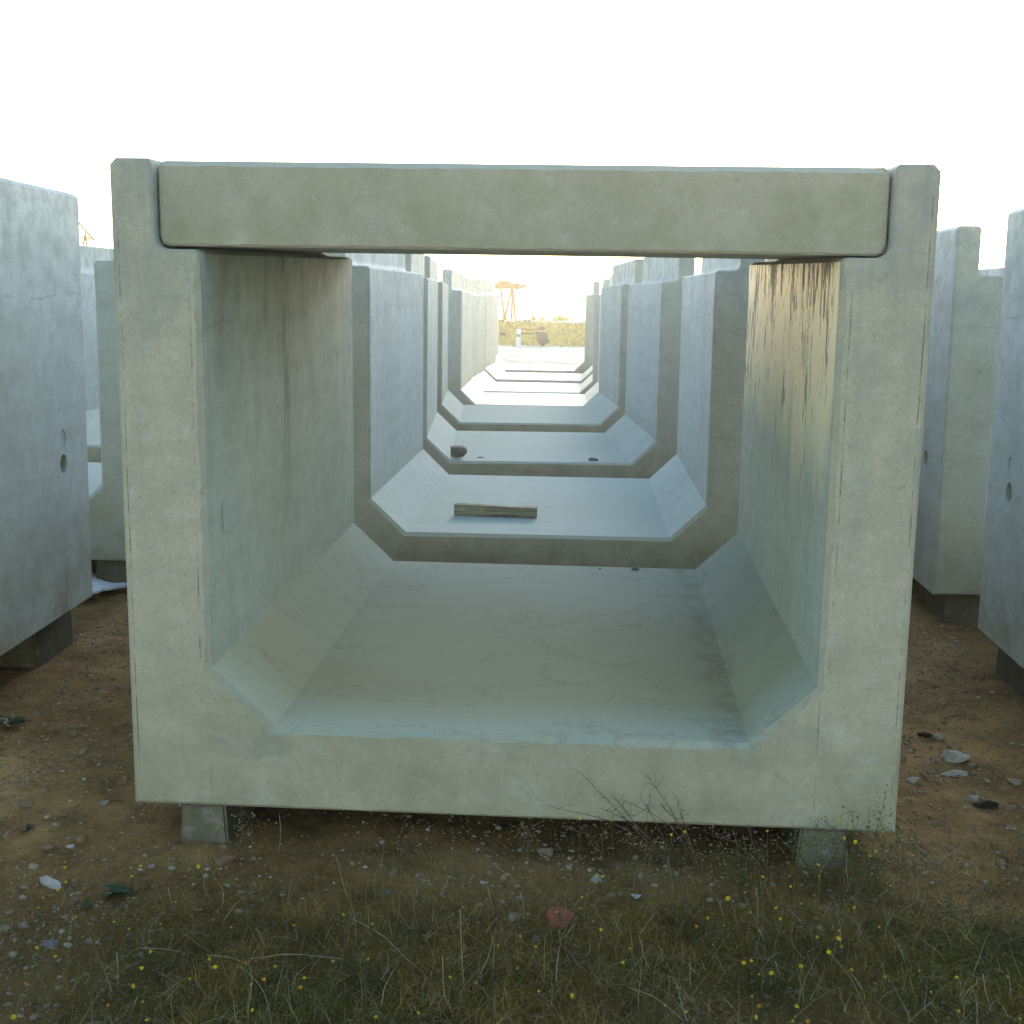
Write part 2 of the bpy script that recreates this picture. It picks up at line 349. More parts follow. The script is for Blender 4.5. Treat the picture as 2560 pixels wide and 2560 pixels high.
def culvert_profile(step):
    xi = W2 - TW; xu = W2 - TU; c = 0.018; rf = 0.035
    right = [(W2, 0, 'o'), (W2, HT - c, 'o'), (W2 - c, HT, 't'), (xu + c * .7, HT, 't'), (xu, HT - c * .7, 'n')]
    for k in range(5):
        a = math.pi * 0 + (math.pi / 2) * k / 4
        right.append((xu - rf + rf * math.cos(a), HL + rf - rf * math.sin(a), 'n'))
    right += [(xi + 0.012, HL, 'n'), (xi, HL - 0.012, 'n'), (xi, HL - 0.06, 'w'), (xi, HH, 'h'), (xi - HX, FL, 'h')]
    left = [(-x, z, k) for x, z, k in right[::-1]]
    # edge kind belongs to the edge that starts at the vertex
    kinds_left = []
    rk = [k for _, _, k in right]
    pts = [(x, z) for x, z, _ in right] + [(x, z) for x, z, _ in left]
    kinds = rk[:-1] + ['f'] + rk[:-1][::-1] + ['b']
    assert len(kinds) == len(pts)
    out = []; ok = []
    n = len(pts)
    for i in range(n):
        a = np.array(pts[i]); b = np.array(pts[(i + 1) % n]); L = np.linalg.norm(b - a); m = max(1, int(round(L / step)))
        for j in range(m): out.append(a + (b - a) * j / m); ok.append(kinds[i])
    return np.array(out), ok

BEV = dict(o=0.012, t=0.013, n=0.006, w=0.016, h=0.018, f=0.018, b=0.009)
def extrude_profile(name, pts, kinds, length, bev, jitter=0.0, ysegs=(0.5,), seed=0):
    n = len(pts); rg = np.random.default_rng(seed)
    edge = np.roll(pts, -1, 0) - pts; edge /= np.linalg.norm(edge, axis=1)[:, None]
    inn = np.stack([-edge[:, 1], edge[:, 0]], 1)                  # inward for a counter-clockwise outline
    d = np.array([bev[k] for k in kinds])
    ins = np.zeros_like(pts)
    wob = np.zeros(n)
    if jitter:
        wob = jitter * (vnoise(np.stack([np.arange(n) * .9, np.full(n, seed + .3), np.zeros(n)], -1)) + .7 * vnoise(np.stack([np.arange(n) * .31, np.full(n, seed + 9.3), np.zeros(n)], -1)))
    for i in range(n):
        n1, n2, d1, d2 = inn[i - 1], inn[i], d[i - 1], d[i]
        A = np.array([n1, n2])
        if abs(np.linalg.det(A)) > 0.15: o = np.linalg.solve(A, [d1, d2])
        else: o = (n1 + n2) / np.linalg.norm(n1 + n2) * (d1 + d2) / 2
        k = 1 + (wob[i] if kinds[i] in 'whfb' else wob[i] * .35)
        ins[i] = pts[i] + o * max(.35, k)
    by = np.minimum(d, np.roll(d, 1))
    V = []
    V += [(x, 0.0, z) for x, z in ins]
    V += [(pts[i][0], by[i], pts[i][1]) for i in range(n)]
    for s in ysegs: V += [(x, length * s, z) for x, z in pts]
    V += [(pts[i][0], length - by[i], pts[i][1]) for i in range(n)]
    V += [(x, length, z) for x, z in ins]
    rows = 4 + len(ysegs); F = []
    for r in range(rows - 1):
        for i in range(n):
            j = (i + 1) % n; F.append((r * n + i, r * n + j, (r + 1) * n + j, (r + 1) * n + i))
    F.append(tuple(range(n - 1, -1, -1))[::-1] if False else tuple(range(n))[::-1])
    F.append(tuple((rows - 1) * n + i for i in range(n)))
    me = mesh_from(name, V, F)
    bm = bmesh.new(); bm.from_mesh(me); bmesh.ops.recalc_face_normals(bm, faces=bm.faces); bm.to_mesh(me); bm.free()
    return me

def cut_holes(me):
    """blind lifting sockets with a shallow plugged scar above, both outer faces"""
    bm = bmesh.new()
    for s in (-1, 1):
        for y in (HOLE_Y, LEN - HOLE_Y):
            for dz, r, dep in ((0, HOLE_R, 0.09), (0.115, HOLE_R * .92, 0.003)):
                mt = Matrix.Translation((s * (W2 + .05 - (dep + .05) / 2), y, HOLE_Z + dz)) @ Matrix.Rotation(math.pi / 2, 4, 'Y')
                bmesh.ops.create_cone(bm, cap_ends=True, segments=24, radius1=r, radius2=r, depth=dep + .05, matrix=mt)
    cm = bpy.data.meshes.new('cutter'); bm.to_mesh(cm); bm.free()
    a = bpy.data.objects.new('a', me); b = bpy.data.objects.new('b', cm); COL.objects.link(a); COL.objects.link(b)
    md = a.modifiers.new('b', 'BOOLEAN'); md.object = b; md.operation = 'DIFFERENCE'; md.solver = 'EXACT'
    dg = bpy.context.evaluated_depsgraph_get(); res = bpy.data.meshes.new_from_object(a.evaluated_get(dg))
    bpy.data.objects.remove(a); bpy.data.objects.remove(b); bpy.data.meshes.remove(cm)
    return res

pr, kd = culvert_profile(0.03)
ME_MAIN = extrude_profile('culvert_section', pr, kd, LEN, BEV, jitter=0.32, seed=3)
pr2, kd2 = culvert_profile(0.12)
ME_ROW = cut_holes(extrude_profile('culvert_section_row', pr2, kd2, LEN, dict(BEV, w=0.014, h=0.018, f=0.018), jitter=0.15, seed=5))
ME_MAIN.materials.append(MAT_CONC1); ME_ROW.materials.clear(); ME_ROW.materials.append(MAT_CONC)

def culvert(b, label, group, me=None):
    x, y, yaw, z, pit, rol = b
    o = link('culvert_section', me or ME_ROW)
    o.rotation_mode = 'ZXY'
    o.rotation_euler = (pit, rol * -1, yaw); o.location = (x, y, z)
    return tag(o, label, 'culvert', group, 'thing')

TH = 0.0235
GC = 'concrete channel sections in the middle row'; GL = 'concrete channel sections in the row beside the pale sheet'; GR = 'concrete channel sections in the row beside the limestone chunks'
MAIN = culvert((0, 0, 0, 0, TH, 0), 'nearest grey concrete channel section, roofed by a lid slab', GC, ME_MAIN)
CENTER = [
 ((-.072, 3.13, .012, .038, .005, .001), 'open concrete channel section with the timber baulk on its floor'),
 ((-.194, 6.366, .089, .033, .004, -.002), 'open concrete channel section with a dark lump of cement on its floor'),
 ((-.444, 9.401, .089, .051, -.002, 0), 'open concrete channel section just past the one holding the cement lump'),
 ((-.576, 12.46, .04, -.010, -.003, 0), 'open concrete channel section shifted sideways, showing a broad grey end face'),
 ((-.745, 15.4, .0, -.045, 0, 0), 'far concrete channel section directly past the one shifted sideways'),
 ((-.760, 17.9, .0, -.02, 0, 0), 'glaring far concrete channel section, last but one before the yellow bank'),
 ((-.93, 20.6, .0, .0, 0, 0), 'glaring far concrete channel section, last in the row before the yellow bank')]
ME_GLARE = ME_ROW.copy(); ME_GLARE.materials.clear(); ME_GLARE.materials.append(MAT_PALE)
for k, (b, l) in enumerate(CENTER): culvert(b, l, GC, ME_GLARE if k >= 3 else None)
LEFT = [((-3.186, .023, .046, .079, 0, 0), 'near concrete channel section cut by the frame in front of the pale sheet'),
 ((-3.358, 3.312, 0, .051, 0, 0), 'concrete channel section standing behind the pale sheet'),
 ((-3.40, 6.60, 0, .06, 0, 0), 'concrete channel section seen through the mouth of the one behind the pale sheet'),
 ((-3.5, 9.85, 0, .05, 0, 0), 'far concrete channel section deep in the row beyond the pale sheet')]
for b, l in LEFT: culvert(b, l, GL)
RIGHT = [((3.103, .066, -.012, .05, 0, 0), 'near concrete channel section cut by the frame behind the limestone chunks'),
 ((3.12, 3.157, .011, .03, 0, 0), 'concrete channel section on a squat block, end face toward us past the limestone chunks'),
 ((3.16, 6.4, .01, .03, 0, 0), 'open concrete channel section past the one on the squat block'),
 ((3.2, 9.6, .0, .03, 0, 0), 'open far concrete channel section before the one with stacked slabs'),
 ((3.24, 12.8, .01, .06, 0, 0), 'far concrete channel section carrying two stacked cover slabs')]
for b, l in RIGHT: culvert(b, l, GR)

# lid slabs
def lid_profile(w, h, step):
    c = 0.016; r = 0.024
    base = [(w - r, 0, 'b'), (w - r * .3, r * .3, 'b'), (w, r, 'o'), (w, h - c, 'o'), (w - c, h, 't'), (-w + c, h, 't'), (-w, h - c, 'o'), (-w, r, 'o'), (-w + r * .3, r * .3, 'b'), (-w + r, 0, 'b')]
    out = []; ok = []
    for i, (x, z, k) in enumerate(base):
        a = np.array((x, z)); q = base[(i + 1) % len(base)]; b = np.array(q[:2]); m = max(1, int(round(np.linalg.norm(b - a) / step)))
        for j in range(m): out.append(a + (b - a) * j / m); ok.append(k)
    return np.array(out), ok
lp, lk = lid_profile(W2 - TU - 0.006, 0.232, 0.03)
ME_LID = extrude_profile('lid', lp, lk, LEN - 0.02, dict(b=0.007, o=0.005, t=0.015), jitter=0.35, seed=8)
lid = link('cover_slab', ME_LID, MAT_LID); lid.location = (0, -0.002, HL + 0.008); lid.rotation_euler = (TH + 0.004, 0.0015, 0)
tag(lid, 'thick grey cover slab roofing the nearest channel section', 'cover slab', 'concrete cover slabs', 'thing')
for zz, ll in ((.06 + HL + .004, 'far pale cover slab seated directly on a channel section'), (.06 + HL + .004 + .232 + .066, 'far pale cover slab propped above another slab with daylight between')):
    lid2 = lid.copy(); COL.objects.link(lid2); lid2.location = (3.24, 12.81, zz); lid2.rotation_euler = (0.0, 0.0, .01); tag(lid2, ll, 'cover slab', 'concrete cover slabs', 'thing')
for sx in (-1, 1):
    for yy in (13.15, 14.8):
        bm = bmesh.new(); bmesh.ops.create_cube(bm, size=1, matrix=Matrix.Diagonal((.09, .09, .064, 1))); bmesh.ops.bevel(bm, geom=bm.edges[:], offset=.006, segments=1, affect='EDGES')
        m2 = bpy.data.meshes.new('packing_block'); bm.to_mesh(m2); bm.free()
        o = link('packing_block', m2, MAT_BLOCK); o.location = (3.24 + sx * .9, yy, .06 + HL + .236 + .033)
        tag(o, 'small packing block holding two far cover slabs apart, %s' % ('front' if yy < 14 else 'back') + (' on the near-row side' if sx < 0 else ' on the outer side'), 'packing block', 'packing blocks between the far cover slabs', 'thing')

# support blocks: squat trapezoids
def block_mesh(w0, w1, h, d, seed):
    rg = np.random.default_rng(seed); bm = bmesh.new()
    vs = [bm.verts.new((sx * (w1 if t else w0) / 2 + rg.normal(0, .003), sy * d / 2, (h if t else -0.05) + 0 * t)) for t in (0, 1) for sx, sy in ((-1, -1), (1, -1), (1, 1), (-1, 1))]
    for f in ((0, 1, 2, 3), (4, 5, 6, 7), (0, 1, 5, 4), (1, 2, 6, 5), (2, 3, 7, 6), (3, 0, 4, 7)): bm.faces.new([vs[i] for i in f])
    bmesh.ops.recalc_face_normals(bm, faces=bm.faces)
    bmesh.ops.bevel(bm, geom=bm.edges[:], offset=.008, segments=2, affect='EDGES')
    me = bpy.data.meshes.new('support_block'); bm.to_mesh(me); bm.free(); me.materials.append(MAT_BLOCK); return me
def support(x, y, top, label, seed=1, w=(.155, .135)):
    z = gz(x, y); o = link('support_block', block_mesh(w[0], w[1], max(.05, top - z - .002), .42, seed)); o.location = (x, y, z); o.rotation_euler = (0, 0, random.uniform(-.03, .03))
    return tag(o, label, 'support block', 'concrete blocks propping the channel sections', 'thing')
support(-.925, .245, -.004, 'tapered concrete block under the nearest section, clear of weeds')
support(.925, .24, -.004, 'tapered concrete block under the nearest section, behind yellow flowering weeds', 2)
for k, (bb, nm) in enumerate([(LEFT[0][0], 'the frame-cut section by the pale sheet'), (LEFT[1][0], 'the section behind the pale sheet'), (RIGHT[0][0], 'the frame-cut section by the limestone chunks'), (RIGHT[1][0], 'the section past the limestone chunks')]):
    for e, en in ((0.25, 'front'), (LEN - .25, 'back')):
        for s in (-1, 1):
            xx = bb[0] + s * .93 - e * math.sin(bb[2]); yy = bb[1] + e
            if k == 2 and e < 1: continue
            if k == 0 and e < 1: continue
            if s == (-1 if k in (0, 1) else 1) and not (k == 3): continue
            if k == 3 and s == 1: continue
            support(xx, yy, bb[3] - .003, 'block under the %s end of %s' % (en, nm), 10 + k, (.24, .21))

# paper label on the left inner wall of the nearest section
def sticker():
    bm = bmesh.new(); r = np.random.default_rng(4); N = 7
    g = [[bm.verts.new((0.0012 + .0016 * r.random(), .065 * i / N, .095 * j / N)) for j in range(N + 1)] for i in range(N + 1)]
    for i in range(N):
        for j in range(N):
            if (i, j) in ((0, 0), (0, N - 1), (N - 1, 0)): continue
            bm.faces.new((g[i][j], g[i + 1][j], g[i + 1][j + 1], g[i][j + 1]))
    f = bmesh.ops.extrude_face_region(bm, geom=bm.faces[:]); bmesh.ops.translate(bm, vec=(-.001, 0, 0), verts=[v for v in f['geom'] if isinstance(v, bmesh.types.BMVert)])
    bmesh.ops.recalc_face_normals(bm, faces=bm.faces)
    me = bpy.data.meshes.new('paper_label'); bm.to_mesh(me); bm.free(); return me
st = link('paper_label', sticker(), simple('weathered_paper', (.46, .50, .42), .9, .1, .15, 90), MAIN)
st.location = (-(W2 - TW), .165, .80); st.rotation_euler = (.06, 0, 0); st['label'] = 'weathered pale paper label stuck on the inner wall'

# ------------------------------------------------------------------ things lying in the channels
def timber_mat():
    t = NT('weathered_timber'); p = t.tc.outputs['Object']
    n = t.noise(t.scale(p, (3, 60, 60)), 1.0, 6, 0.65); n2 = t.noise(t.scale(p, (8, 160, 160)), 1.0, 4)
    c = t.mix(t.ramp(n, .35, .65), (.44, .39, .25), (.15, .13, .08)); c = t.mix(t.ramp(n2, .5, .7, 0, .5), c, (.05, .04, .03))
    return t.done(c, .85, .2, t.bump(n, .6, .004))
bm = bmesh.new(); NX = 16; ring = []
for i in range(NX + 1):
    u = i / NX; w = .03 + .003 * math.sin(u * 7); hh = .030 + .003 * math.sin(u * 5 + 1)
    ring.append([bm.verts.new((u * .47 - .235, a * w + random.gauss(0, .0008), b * hh + random.gauss(0, .0008))) for a, b in ((-1, -.86), (-.86, -1), (.86, -1), (1, -.86), (1, .86), (.86, 1), (-.86, 1), (-1, .86))])
for i in range(NX):
    for k in range(8): bm.faces.new((ring[i][k], ring[i][(k + 1) % 8], ring[i + 1][(k + 1) % 8], ring[i + 1][k]))
bm.faces.new(ring[0]); bm.faces.new(ring[-1]); bmesh.ops.recalc_face_normals(bm, faces=bm.faces)
me = bpy.data.meshes.new('timber_baulk'); bm.to_mesh(me); bm.free()
o = link('timber_baulk', me, timber_mat()); o.location = (-.335, 3.70, .038 + FL + .034); o.rotation_euler = (0, 0, -.075)
tag(o, 'short weathered timber baulk lying across the pale channel floor', 'timber', None, 'thing')

def rock_mesh(name, sx, sy, sz, seed, sub=2, cuts=5, rough=.18, flat=.35):
    rg = np.random.default_rng(seed); bm = bmesh.new(); bmesh.ops.create_icosphere(bm, subdivisions=sub, radius=1)
    P = np.array([v.co[:] for v in bm.verts])
    P = P * (1 + rough * vnoise(P * 1.3 + seed * 7.1)[:, None] + rough * .5 * vnoise(P * 3.1 + seed * 3.7)[:, None])
    for _ in range(cuts):
        nrm = rg.normal(size=3); nrm /= np.linalg.norm(nrm); k = rg.uniform(.45, .82); d = P @ nrm - k; P = P - np.where(d > 0, d, 0)[:, None] * nrm
    P[:, 2] = np.where(P[:, 2] < -flat, -flat + (P[:, 2] + flat) * .2, P[:, 2])
    for v, q in zip(bm.verts, P): v.co = (q[0] * sx, q[1] * sy, q[2] * sz)
    me = bpy.data.meshes.new(name); bm.to_mesh(me); bm.free(); return me

ST = dict(pale=stone_mat('pale_stone', (.30, .255, .17), (.14, .11, .07)), white=stone_mat('limestone', (.42, .39, .31), (.20, .18, .13)),
          tan=stone_mat('tan_stone', (.24, .175, .09), (.12, .085, .045)), orange=stone_mat('orange_stone', (.27, .14, .07), (.13, .07, .04)),
          grey=stone_mat('grey_stone', (.17, .17, .155), (.08, .08, .07)), red=stone_mat('red_tile', (.27, .085, .045), (.13, .05, .03)), dark=stone_mat('dark_cement', (.20, .185, .145), (.08, .075, .06)))
z3 = .033 + FL
o = link('cement_lump', rock_mesh('cement_lump', .085, .075, .06, 5, 3, 6), [ST['dark']]); o.location = (-.85, 6.48, z3 + .035); o.rotation_euler = (0, 0, .4)
cap = link('pale_crust', rock_mesh('pale_crust', .08, .065, .022, 9, 2, 3), [ST['white']], o); cap.location = (.01, .02, .045)
tag(o, 'dark lump of hardened cement with a pale crust on the channel floor', 'cement lump', None, 'thing')
o = link('wood_sliver', rock_mesh('wood_sliver', .036, .008, .006, 12, 1, 2), [ST['dark']]); o.location = (-.68, 6.55, z3 + .004)
tag(o, 'thin dark sliver lying beside the cement lump', 'sliver', None, 'thing')
o = link('mortar_bit', rock_mesh('mortar_bit', .042, .02, .02, 14, 2, 3), [ST['grey']]); o.location = (.205, 6.53, z3 + .008)
tag(o, 'small grey mortar bit on the channel floor, same channel as the cement lump', 'mortar bit', None, 'thing')
for x, y, s, l in ((.42, 2.22, .022, 'small dark pebble at the back edge of the nearest channel floor, by the haunch'), (.26, 2.22, .009, 'tiny dark crumb at the back edge of the nearest channel floor')):
    o = link('pebble', rock_mesh('pebble', s, s * .5, s * .4, int(x * 100), 1, 2), [ST['dark']]); o.location = (x, y, FL + y * TH + s * .15); tag(o, l, 'pebble', None, 'thing')

# pale sheet on the ground by the left row
def sheet():
    bm = bmesh.new(); N = 14; c = [on_ground(q[0], q[1]) for q in ((186, 1520), (316, 1483), (330, 1455), (215, 1459))]
    r = np.random.default_rng(2); g = []
    for i in range(N + 1):
        row = []
        for j in range(N + 1):
            u, v = i / N, j / N
            q = (c[0] * (1 - u) + c[1] * u) * (1 - v) + (c[3] * (1 - u) + c[2] * u) * v
            z = .045 + .02 * math.sin(u * 3 + v * 2) + .012 * float(vnoise(np.array([u * 3, v * 3, .5])))
            row.append(bm.verts.new((q[0] + r.normal(0, .006) * (j == 0), q[1] + r.normal(0, .012) * (j == 0), gz(q[0], q[1]) + z)))
        g.append(row)
    for i in range(N):
        for j in range(N): bm.faces.new((g[i][j], g[i + 1][j], g[i + 1][j + 1], g[i][j + 1]))
    f = bmesh.ops.extrude_face_region(bm, geom=bm.faces[:]); bmesh.ops.translate(bm, vec=(0, 0, -.012), verts=[v for v in f['geom'] if isinstance(v, bmesh.types.BMVert)])
    bmesh.ops.recalc_face_normals(bm, faces=bm.faces); me = bpy.data.meshes.new('foam_sheet'); bm.to_mesh(me); bm.free(); return me
tag(link('foam_sheet', sheet(), simple('pale_foam', (.72, .72, .70), .8, .2, .15, 14)), 'pale broken sheet lying tilted on the ground in the left gap', 'sheet', None, 'thing')

# ------------------------------------------------------------------ stones picked out one by one
STONES = [ # px, py, width px, depth ratio, height ratio, kind, label
 (64, 2014, 42, .7, .35, 'tan', 'flat tan stone on bare soil, upper of those at the frame edge'), (263, 2010, 34, .7, .4, 'pale', 'pale flat stone beside the lower corner of the nearest section'),
 (310, 1956, 21, .8, .8, 'orange', 'orange stone tight against the side of the nearest section'), (138, 2063, 26, .6, .4, 'pale', 'slim pale stone beside the green rosette'),
 (178, 2118, 32, .7, .5, 'white', 'whitish rounded stone on bare soil below the slim pale one'), (122, 2121, 28, .8, .6, 'tan', 'tan stone paired with a whitish rounded one'),
 (127, 2214, 76, .6, .38, 'white', 'long grey-white limestone slab lying in bare soil'), (62, 2220, 22, .8, .5, 'pale', 'small pale stone just outside the long limestone slab'),
 (61, 2316, 36, .8, .6, 'pale', 'smooth pale egg-shaped stone below the long limestone slab'), (15, 2328, 44, .8, .5, 'tan', 'tan stone cut by the frame edge'),
 (127, 2363, 40, .7, .5, 'grey', 'blue-grey rounded stone among straw'), (169, 2365, 26, .8, .6, 'white', 'white chip touching the blue-grey rounded stone'), (222, 2356, 30, .8, .7, 'pale', 'dull pale stone half sunk in the grass by the white chip'),
 (380, 2167, 24, .8, .8, 'pale', 'upright peach-coloured stone in front of the clear support block'), (430, 2150, 20, .8, .7, 'tan', 'small sandy stone in front of the clear support block'),
 (567, 2154, 50, .8, .55, 'orange', 'rounded orange-brown stone in front of the dark gap'), (559, 2116, 27, .7, .5, 'tan', 'small brown stone at the foot of the clear support block'),
 (596, 2281, 22, .8, .9, 'white', 'small white pyramid-shaped stone in the weeds'), (22, 2283, 26, .8, .5, 'pale', 'pale stone at the frame edge above the cut tan stone'),
 (1366, 2134, 46, .8, .65, 'tan', 'smooth tan cobble at the edge of the dark gap'), (1217, 2141, 30, .7, .4, 'pale', 'flat pale stone beside the smooth tan cobble'),
 (880, 2160, 16, .8, .6, 'pale', 'first pale limestone chip of the row before the dark gap'), (912, 2169, 15, .8, .6, 'white', 'whitest limestone chip of the row before the dark gap'),
 (955, 2165, 17, .8, .6, 'pale', 'wedge-shaped limestone chip in the row before the dark gap'), (985, 2180, 23, .8, .6, 'pale', 'largest limestone chip of the row before the dark gap'),
 (1490, 2203, 35, .8, .8, 'white', 'knobbly white stone under a pair of yellow flowers'), (1424, 2172, 22, .8, .7, 'pale', 'pale stone up the slope from the knobbly white one'),
 (1342, 2350, 36, .9, .6, 'grey', 'grey-green stone touching the red tile fragment'), (1535, 2281, 26, .8, .5, 'tan', 'tan stone among weeds below the crumpled plastic'),
 (1449, 2385, 42, .8, .4, 'grey', 'grey flat stone sunk in weeds near the red tile fragment'), (1270, 2187, 16, .8, .6, 'white', 'white chip below the flat pale stone'), (1330, 2178, 20, .8, .6, 'pale', 'pale chip below the smooth tan cobble'),
 (2383, 1896, 80, .8, .55, 'white', 'largest white limestone chunk beside the nearest section'), (2434, 1914, 34, .8, .5, 'pale', 'pale chunk leaning on the largest limestone chunk'),
 (2283, 1954, 44, .6, .5, 'white', 'triangular limestone piece close to the side of the nearest section'), (2385, 1938, 92, .45, .22, 'white', 'long flat limestone slab in front of the largest chunk'),
 (2326, 1933, 18, .8, .8, 'tan', 'small tan stone at the tip of the long flat slab'), (2432, 2000, 44, .8, .75, 'white', 'cream block-shaped stone beside a dark hollow'),
 (2541, 1956, 46, .7, .45, 'pale', 'pale slab cut by the frame edge'), (2528, 2020, 26, .8, .5, 'tan', 'tan stone below the pale frame-cut slab'),
 (2501, 2163, 29, .9, .9, 'tan', 'round tan stone standing on pebbly soil'), (2136, 2203, 32, .9, .8, 'pale', 'cream stone under the yellow weeds by the covered support block'),
 (2334, 1902, 19, .8, .6, 'grey', 'small grey stone beside the largest limestone chunk'), (2014, 2183, 16, .8, .8, 'white', 'white chip in front of the weed-covered support block'),
 (2360, 2299, 18, .8, .6, 'white', 'small white pebble on pebbly soil, upper of a pair'), (2400, 2299, 20, .8, .6, 'pale', 'small pale pebble paired with a white one'), (2541, 2305, 18, .8, .7, 'pale', 'pale pebble at the frame edge above the grass'), (2265, 2419, 16, .8, .7, 'white', 'white pebble alone in the green grass'),
]
for k, (px, py, w, dr, hr, kind, lab) in enumerate(STONES):
    p = on_ground(px, py); dist = np.dot(p - CAM, AX_F); s = w / FPX * dist / 2
    o = link('stone', rock_mesh('stone', s * 1.12, s * dr * 1.12, s * hr, 40 + k, 3 if w > 30 else 2, 6 if kind in ('orange', 'tan', 'grey') else 14, .25), [ST[kind]]); o.location = (p[0], p[1], gz(p[0], p[1]) + s * hr * .22); o.rotation_euler = (random.uniform(-.15, .15), random.uniform(-.15, .15), random.uniform(-.5, .5))
    tag(o, lab, 'stone', 'stones lying about the yard', 'thing')
# red tile fragment
bm = bmesh.new(); pts = [(-.032, .012), (-.020, .026), (.008, .027), (.037, .012), (.012, -.024), (-.022, -.022)]
vs = [bm.verts.new((x * 1.15, y * 1.5, .006)) for x, y in pts]; f = bm.faces.new(vs)
r = bmesh.ops.extrude_face_region(bm, geom=[f]); bmesh.ops.translate(bm, vec=(0, 0, .012), verts=[v for v in r['geom'] if isinstance(v, bmesh.types.BMVert)])
bmesh.ops.recalc_face_normals(bm, faces=bm.faces); bmesh.ops.bevel(bm, geom=bm.edges[:], offset=.0025, segments=2, affect='EDGES')
me = bpy.data.meshes.new('tile_fragment'); bm.to_mesh(me); bm.free(); p = on_ground(1397, 2323)
o = link('tile_fragment', me, [ST['red']]); o.location = (p[0], p[1], gz(p[0], p[1]) + .02); o.rotation_euler = (.35, .1, .1)
tag(o, 'broken red clay tile lying in the weeds', 'tile fragment', None, 'thing')
# crumpled plastic
p = on_ground(1591, 2250); o = link('plastic_scrap', rock_mesh('plastic_scrap', .02, .012, .008, 77, 3, 8, .5), simple('white_plastic', (.55, .56, .56), .4, .5, .2, 60)); o.location = (p[0], p[1], gz(p[0], p[1]) + .012)
tag(o, 'crumpled scrap of whitish plastic among the weeds', 'plastic scrap', None, 'thing')
# a dark clod in the shade of the left unit and a dark lump put in for the shaded hollow by the cream stone
for px, py, w, l in ((60, 1640, 130, 'dark clod of earth in the shade under the section with the lifting hole'), (2466, 2015, 60, 'dark lump standing in for the shaded hollow beside the cream block-shaped stone'), (2310, 1840, 40, 'dark thin clod in front of the limestone chunks')):
    p = on_ground(px, py); dist = np.dot(p - CAM, AX_F); s = w / FPX * dist / 2
    o = link('dark_lump', rock_mesh('dark_lump', s, s * .6, s * .3, int(w), 2, 2, .4), simple('dark_earth', (.035, .026, .018), .95, .1, .4, 30, bump=.5)); o.location = (p[0], p[1], gz(p[0], p[1]) + .004)
    tag(o, l, 'earth clod', None, 'thing')

# labels: loose small things are named by the findable thing they lie nearest to
LAND = [(on_ground(a, b), n) for a, b, n in ((127, 2214, 'the long limestone slab'), (61, 2316, 'the egg-shaped stone'), (127, 2363, 'the blue-grey stone'), (567, 2154, 'the orange-brown stone'), (500, 2105, 'the clear support block'),
  (310, 1956, 'the orange stone'), (67, 2074, 'the small rosette'), (290, 2240, 'the dark green leafy plant'), (596, 2281, 'the white pyramid-shaped stone'), (985, 2180, 'the largest limestone chip'), (1366, 2134, 'the smooth tan cobble'),
  (1397, 2323, 'the red tile fragment'), (1591, 2250, 'the crumpled plastic'), (1490, 2203, 'the knobbly white stone'), (2055, 2165, 'the weed-covered support block'), (2136, 2203, 'the cream stone under the yellow weeds'), (2501, 2163, 'the round tan stone'),
  (2383, 1896, 'the largest limestone chunk'), (2432, 2000, 'the cream block-shaped stone'), (2283, 1954, 'the triangular limestone piece'), (2400, 2299, 'the pair of pale pebbles'), (2265, 2419, 'the white pebble in the grass'), (30, 1815, 'the flat green plant'), (60, 1640, 'the dark clod in the shade'), (250, 1490, 'the pale sheet'), (2370, 1530, 'the squat block of the far section'), (222, 2356, 'the half-sunk pale stone'), (1449, 2385, 'the sunken grey stone'), (1342, 2350, 'the grey-green stone'), (1535, 2281, 'the tan stone among weeds'), (1217, 2141, 'the flat pale stone by the cobble'), (880, 2160, 'the first limestone chip'))]
ORD = ['closest', 'second closest', 'third closest', 'fourth closest', 'fifth closest', 'sixth closest', 'seventh closest', 'eighth closest', 'ninth closest', 'tenth closest', 'eleventh closest', 'twelfth closest', 'thirteenth closest', 'fourteenth closest', 'fifteenth closest', 'sixteenth closest', 'seventeenth closest', 'eighteenth closest', 'nineteenth closest', 'twentieth closest']
def label_by_landmark(objs, noun, cat, group):
    """objs: list of (object, x, y); each is named by its nearest landmark, the side it lies on and its rank there"""
    by = {}
    for o, x, y in objs:
        dd, k = min((math.hypot(x - q[0], y - q[1]), k) for k, (q, _) in enumerate(LAND)); q = LAND[k][0]; dx, dy = x - q[0], y - q[1]
        side = ('beyond' if dy > 0 else 'in front of') if abs(dy) > abs(dx) else ('on the pale-sheet side of' if dx < 0 else 'on the limestone-chunk side of')
        by.setdefault((k, side), []).append((dd, o.name, o))
    for (k, side), L in by.items():
        L.sort(key=lambda q: q[:2])
        for n, (_, _, o) in enumerate(L):
            lab = '%s %s %s' % (noun, side, LAND[k][1]) if len(L) == 1 else '%s %s %s %s' % (ORD[min(n, len(ORD) - 1)], noun, side, LAND[k][1])
            tag(o, lab, cat, group, 'thing')

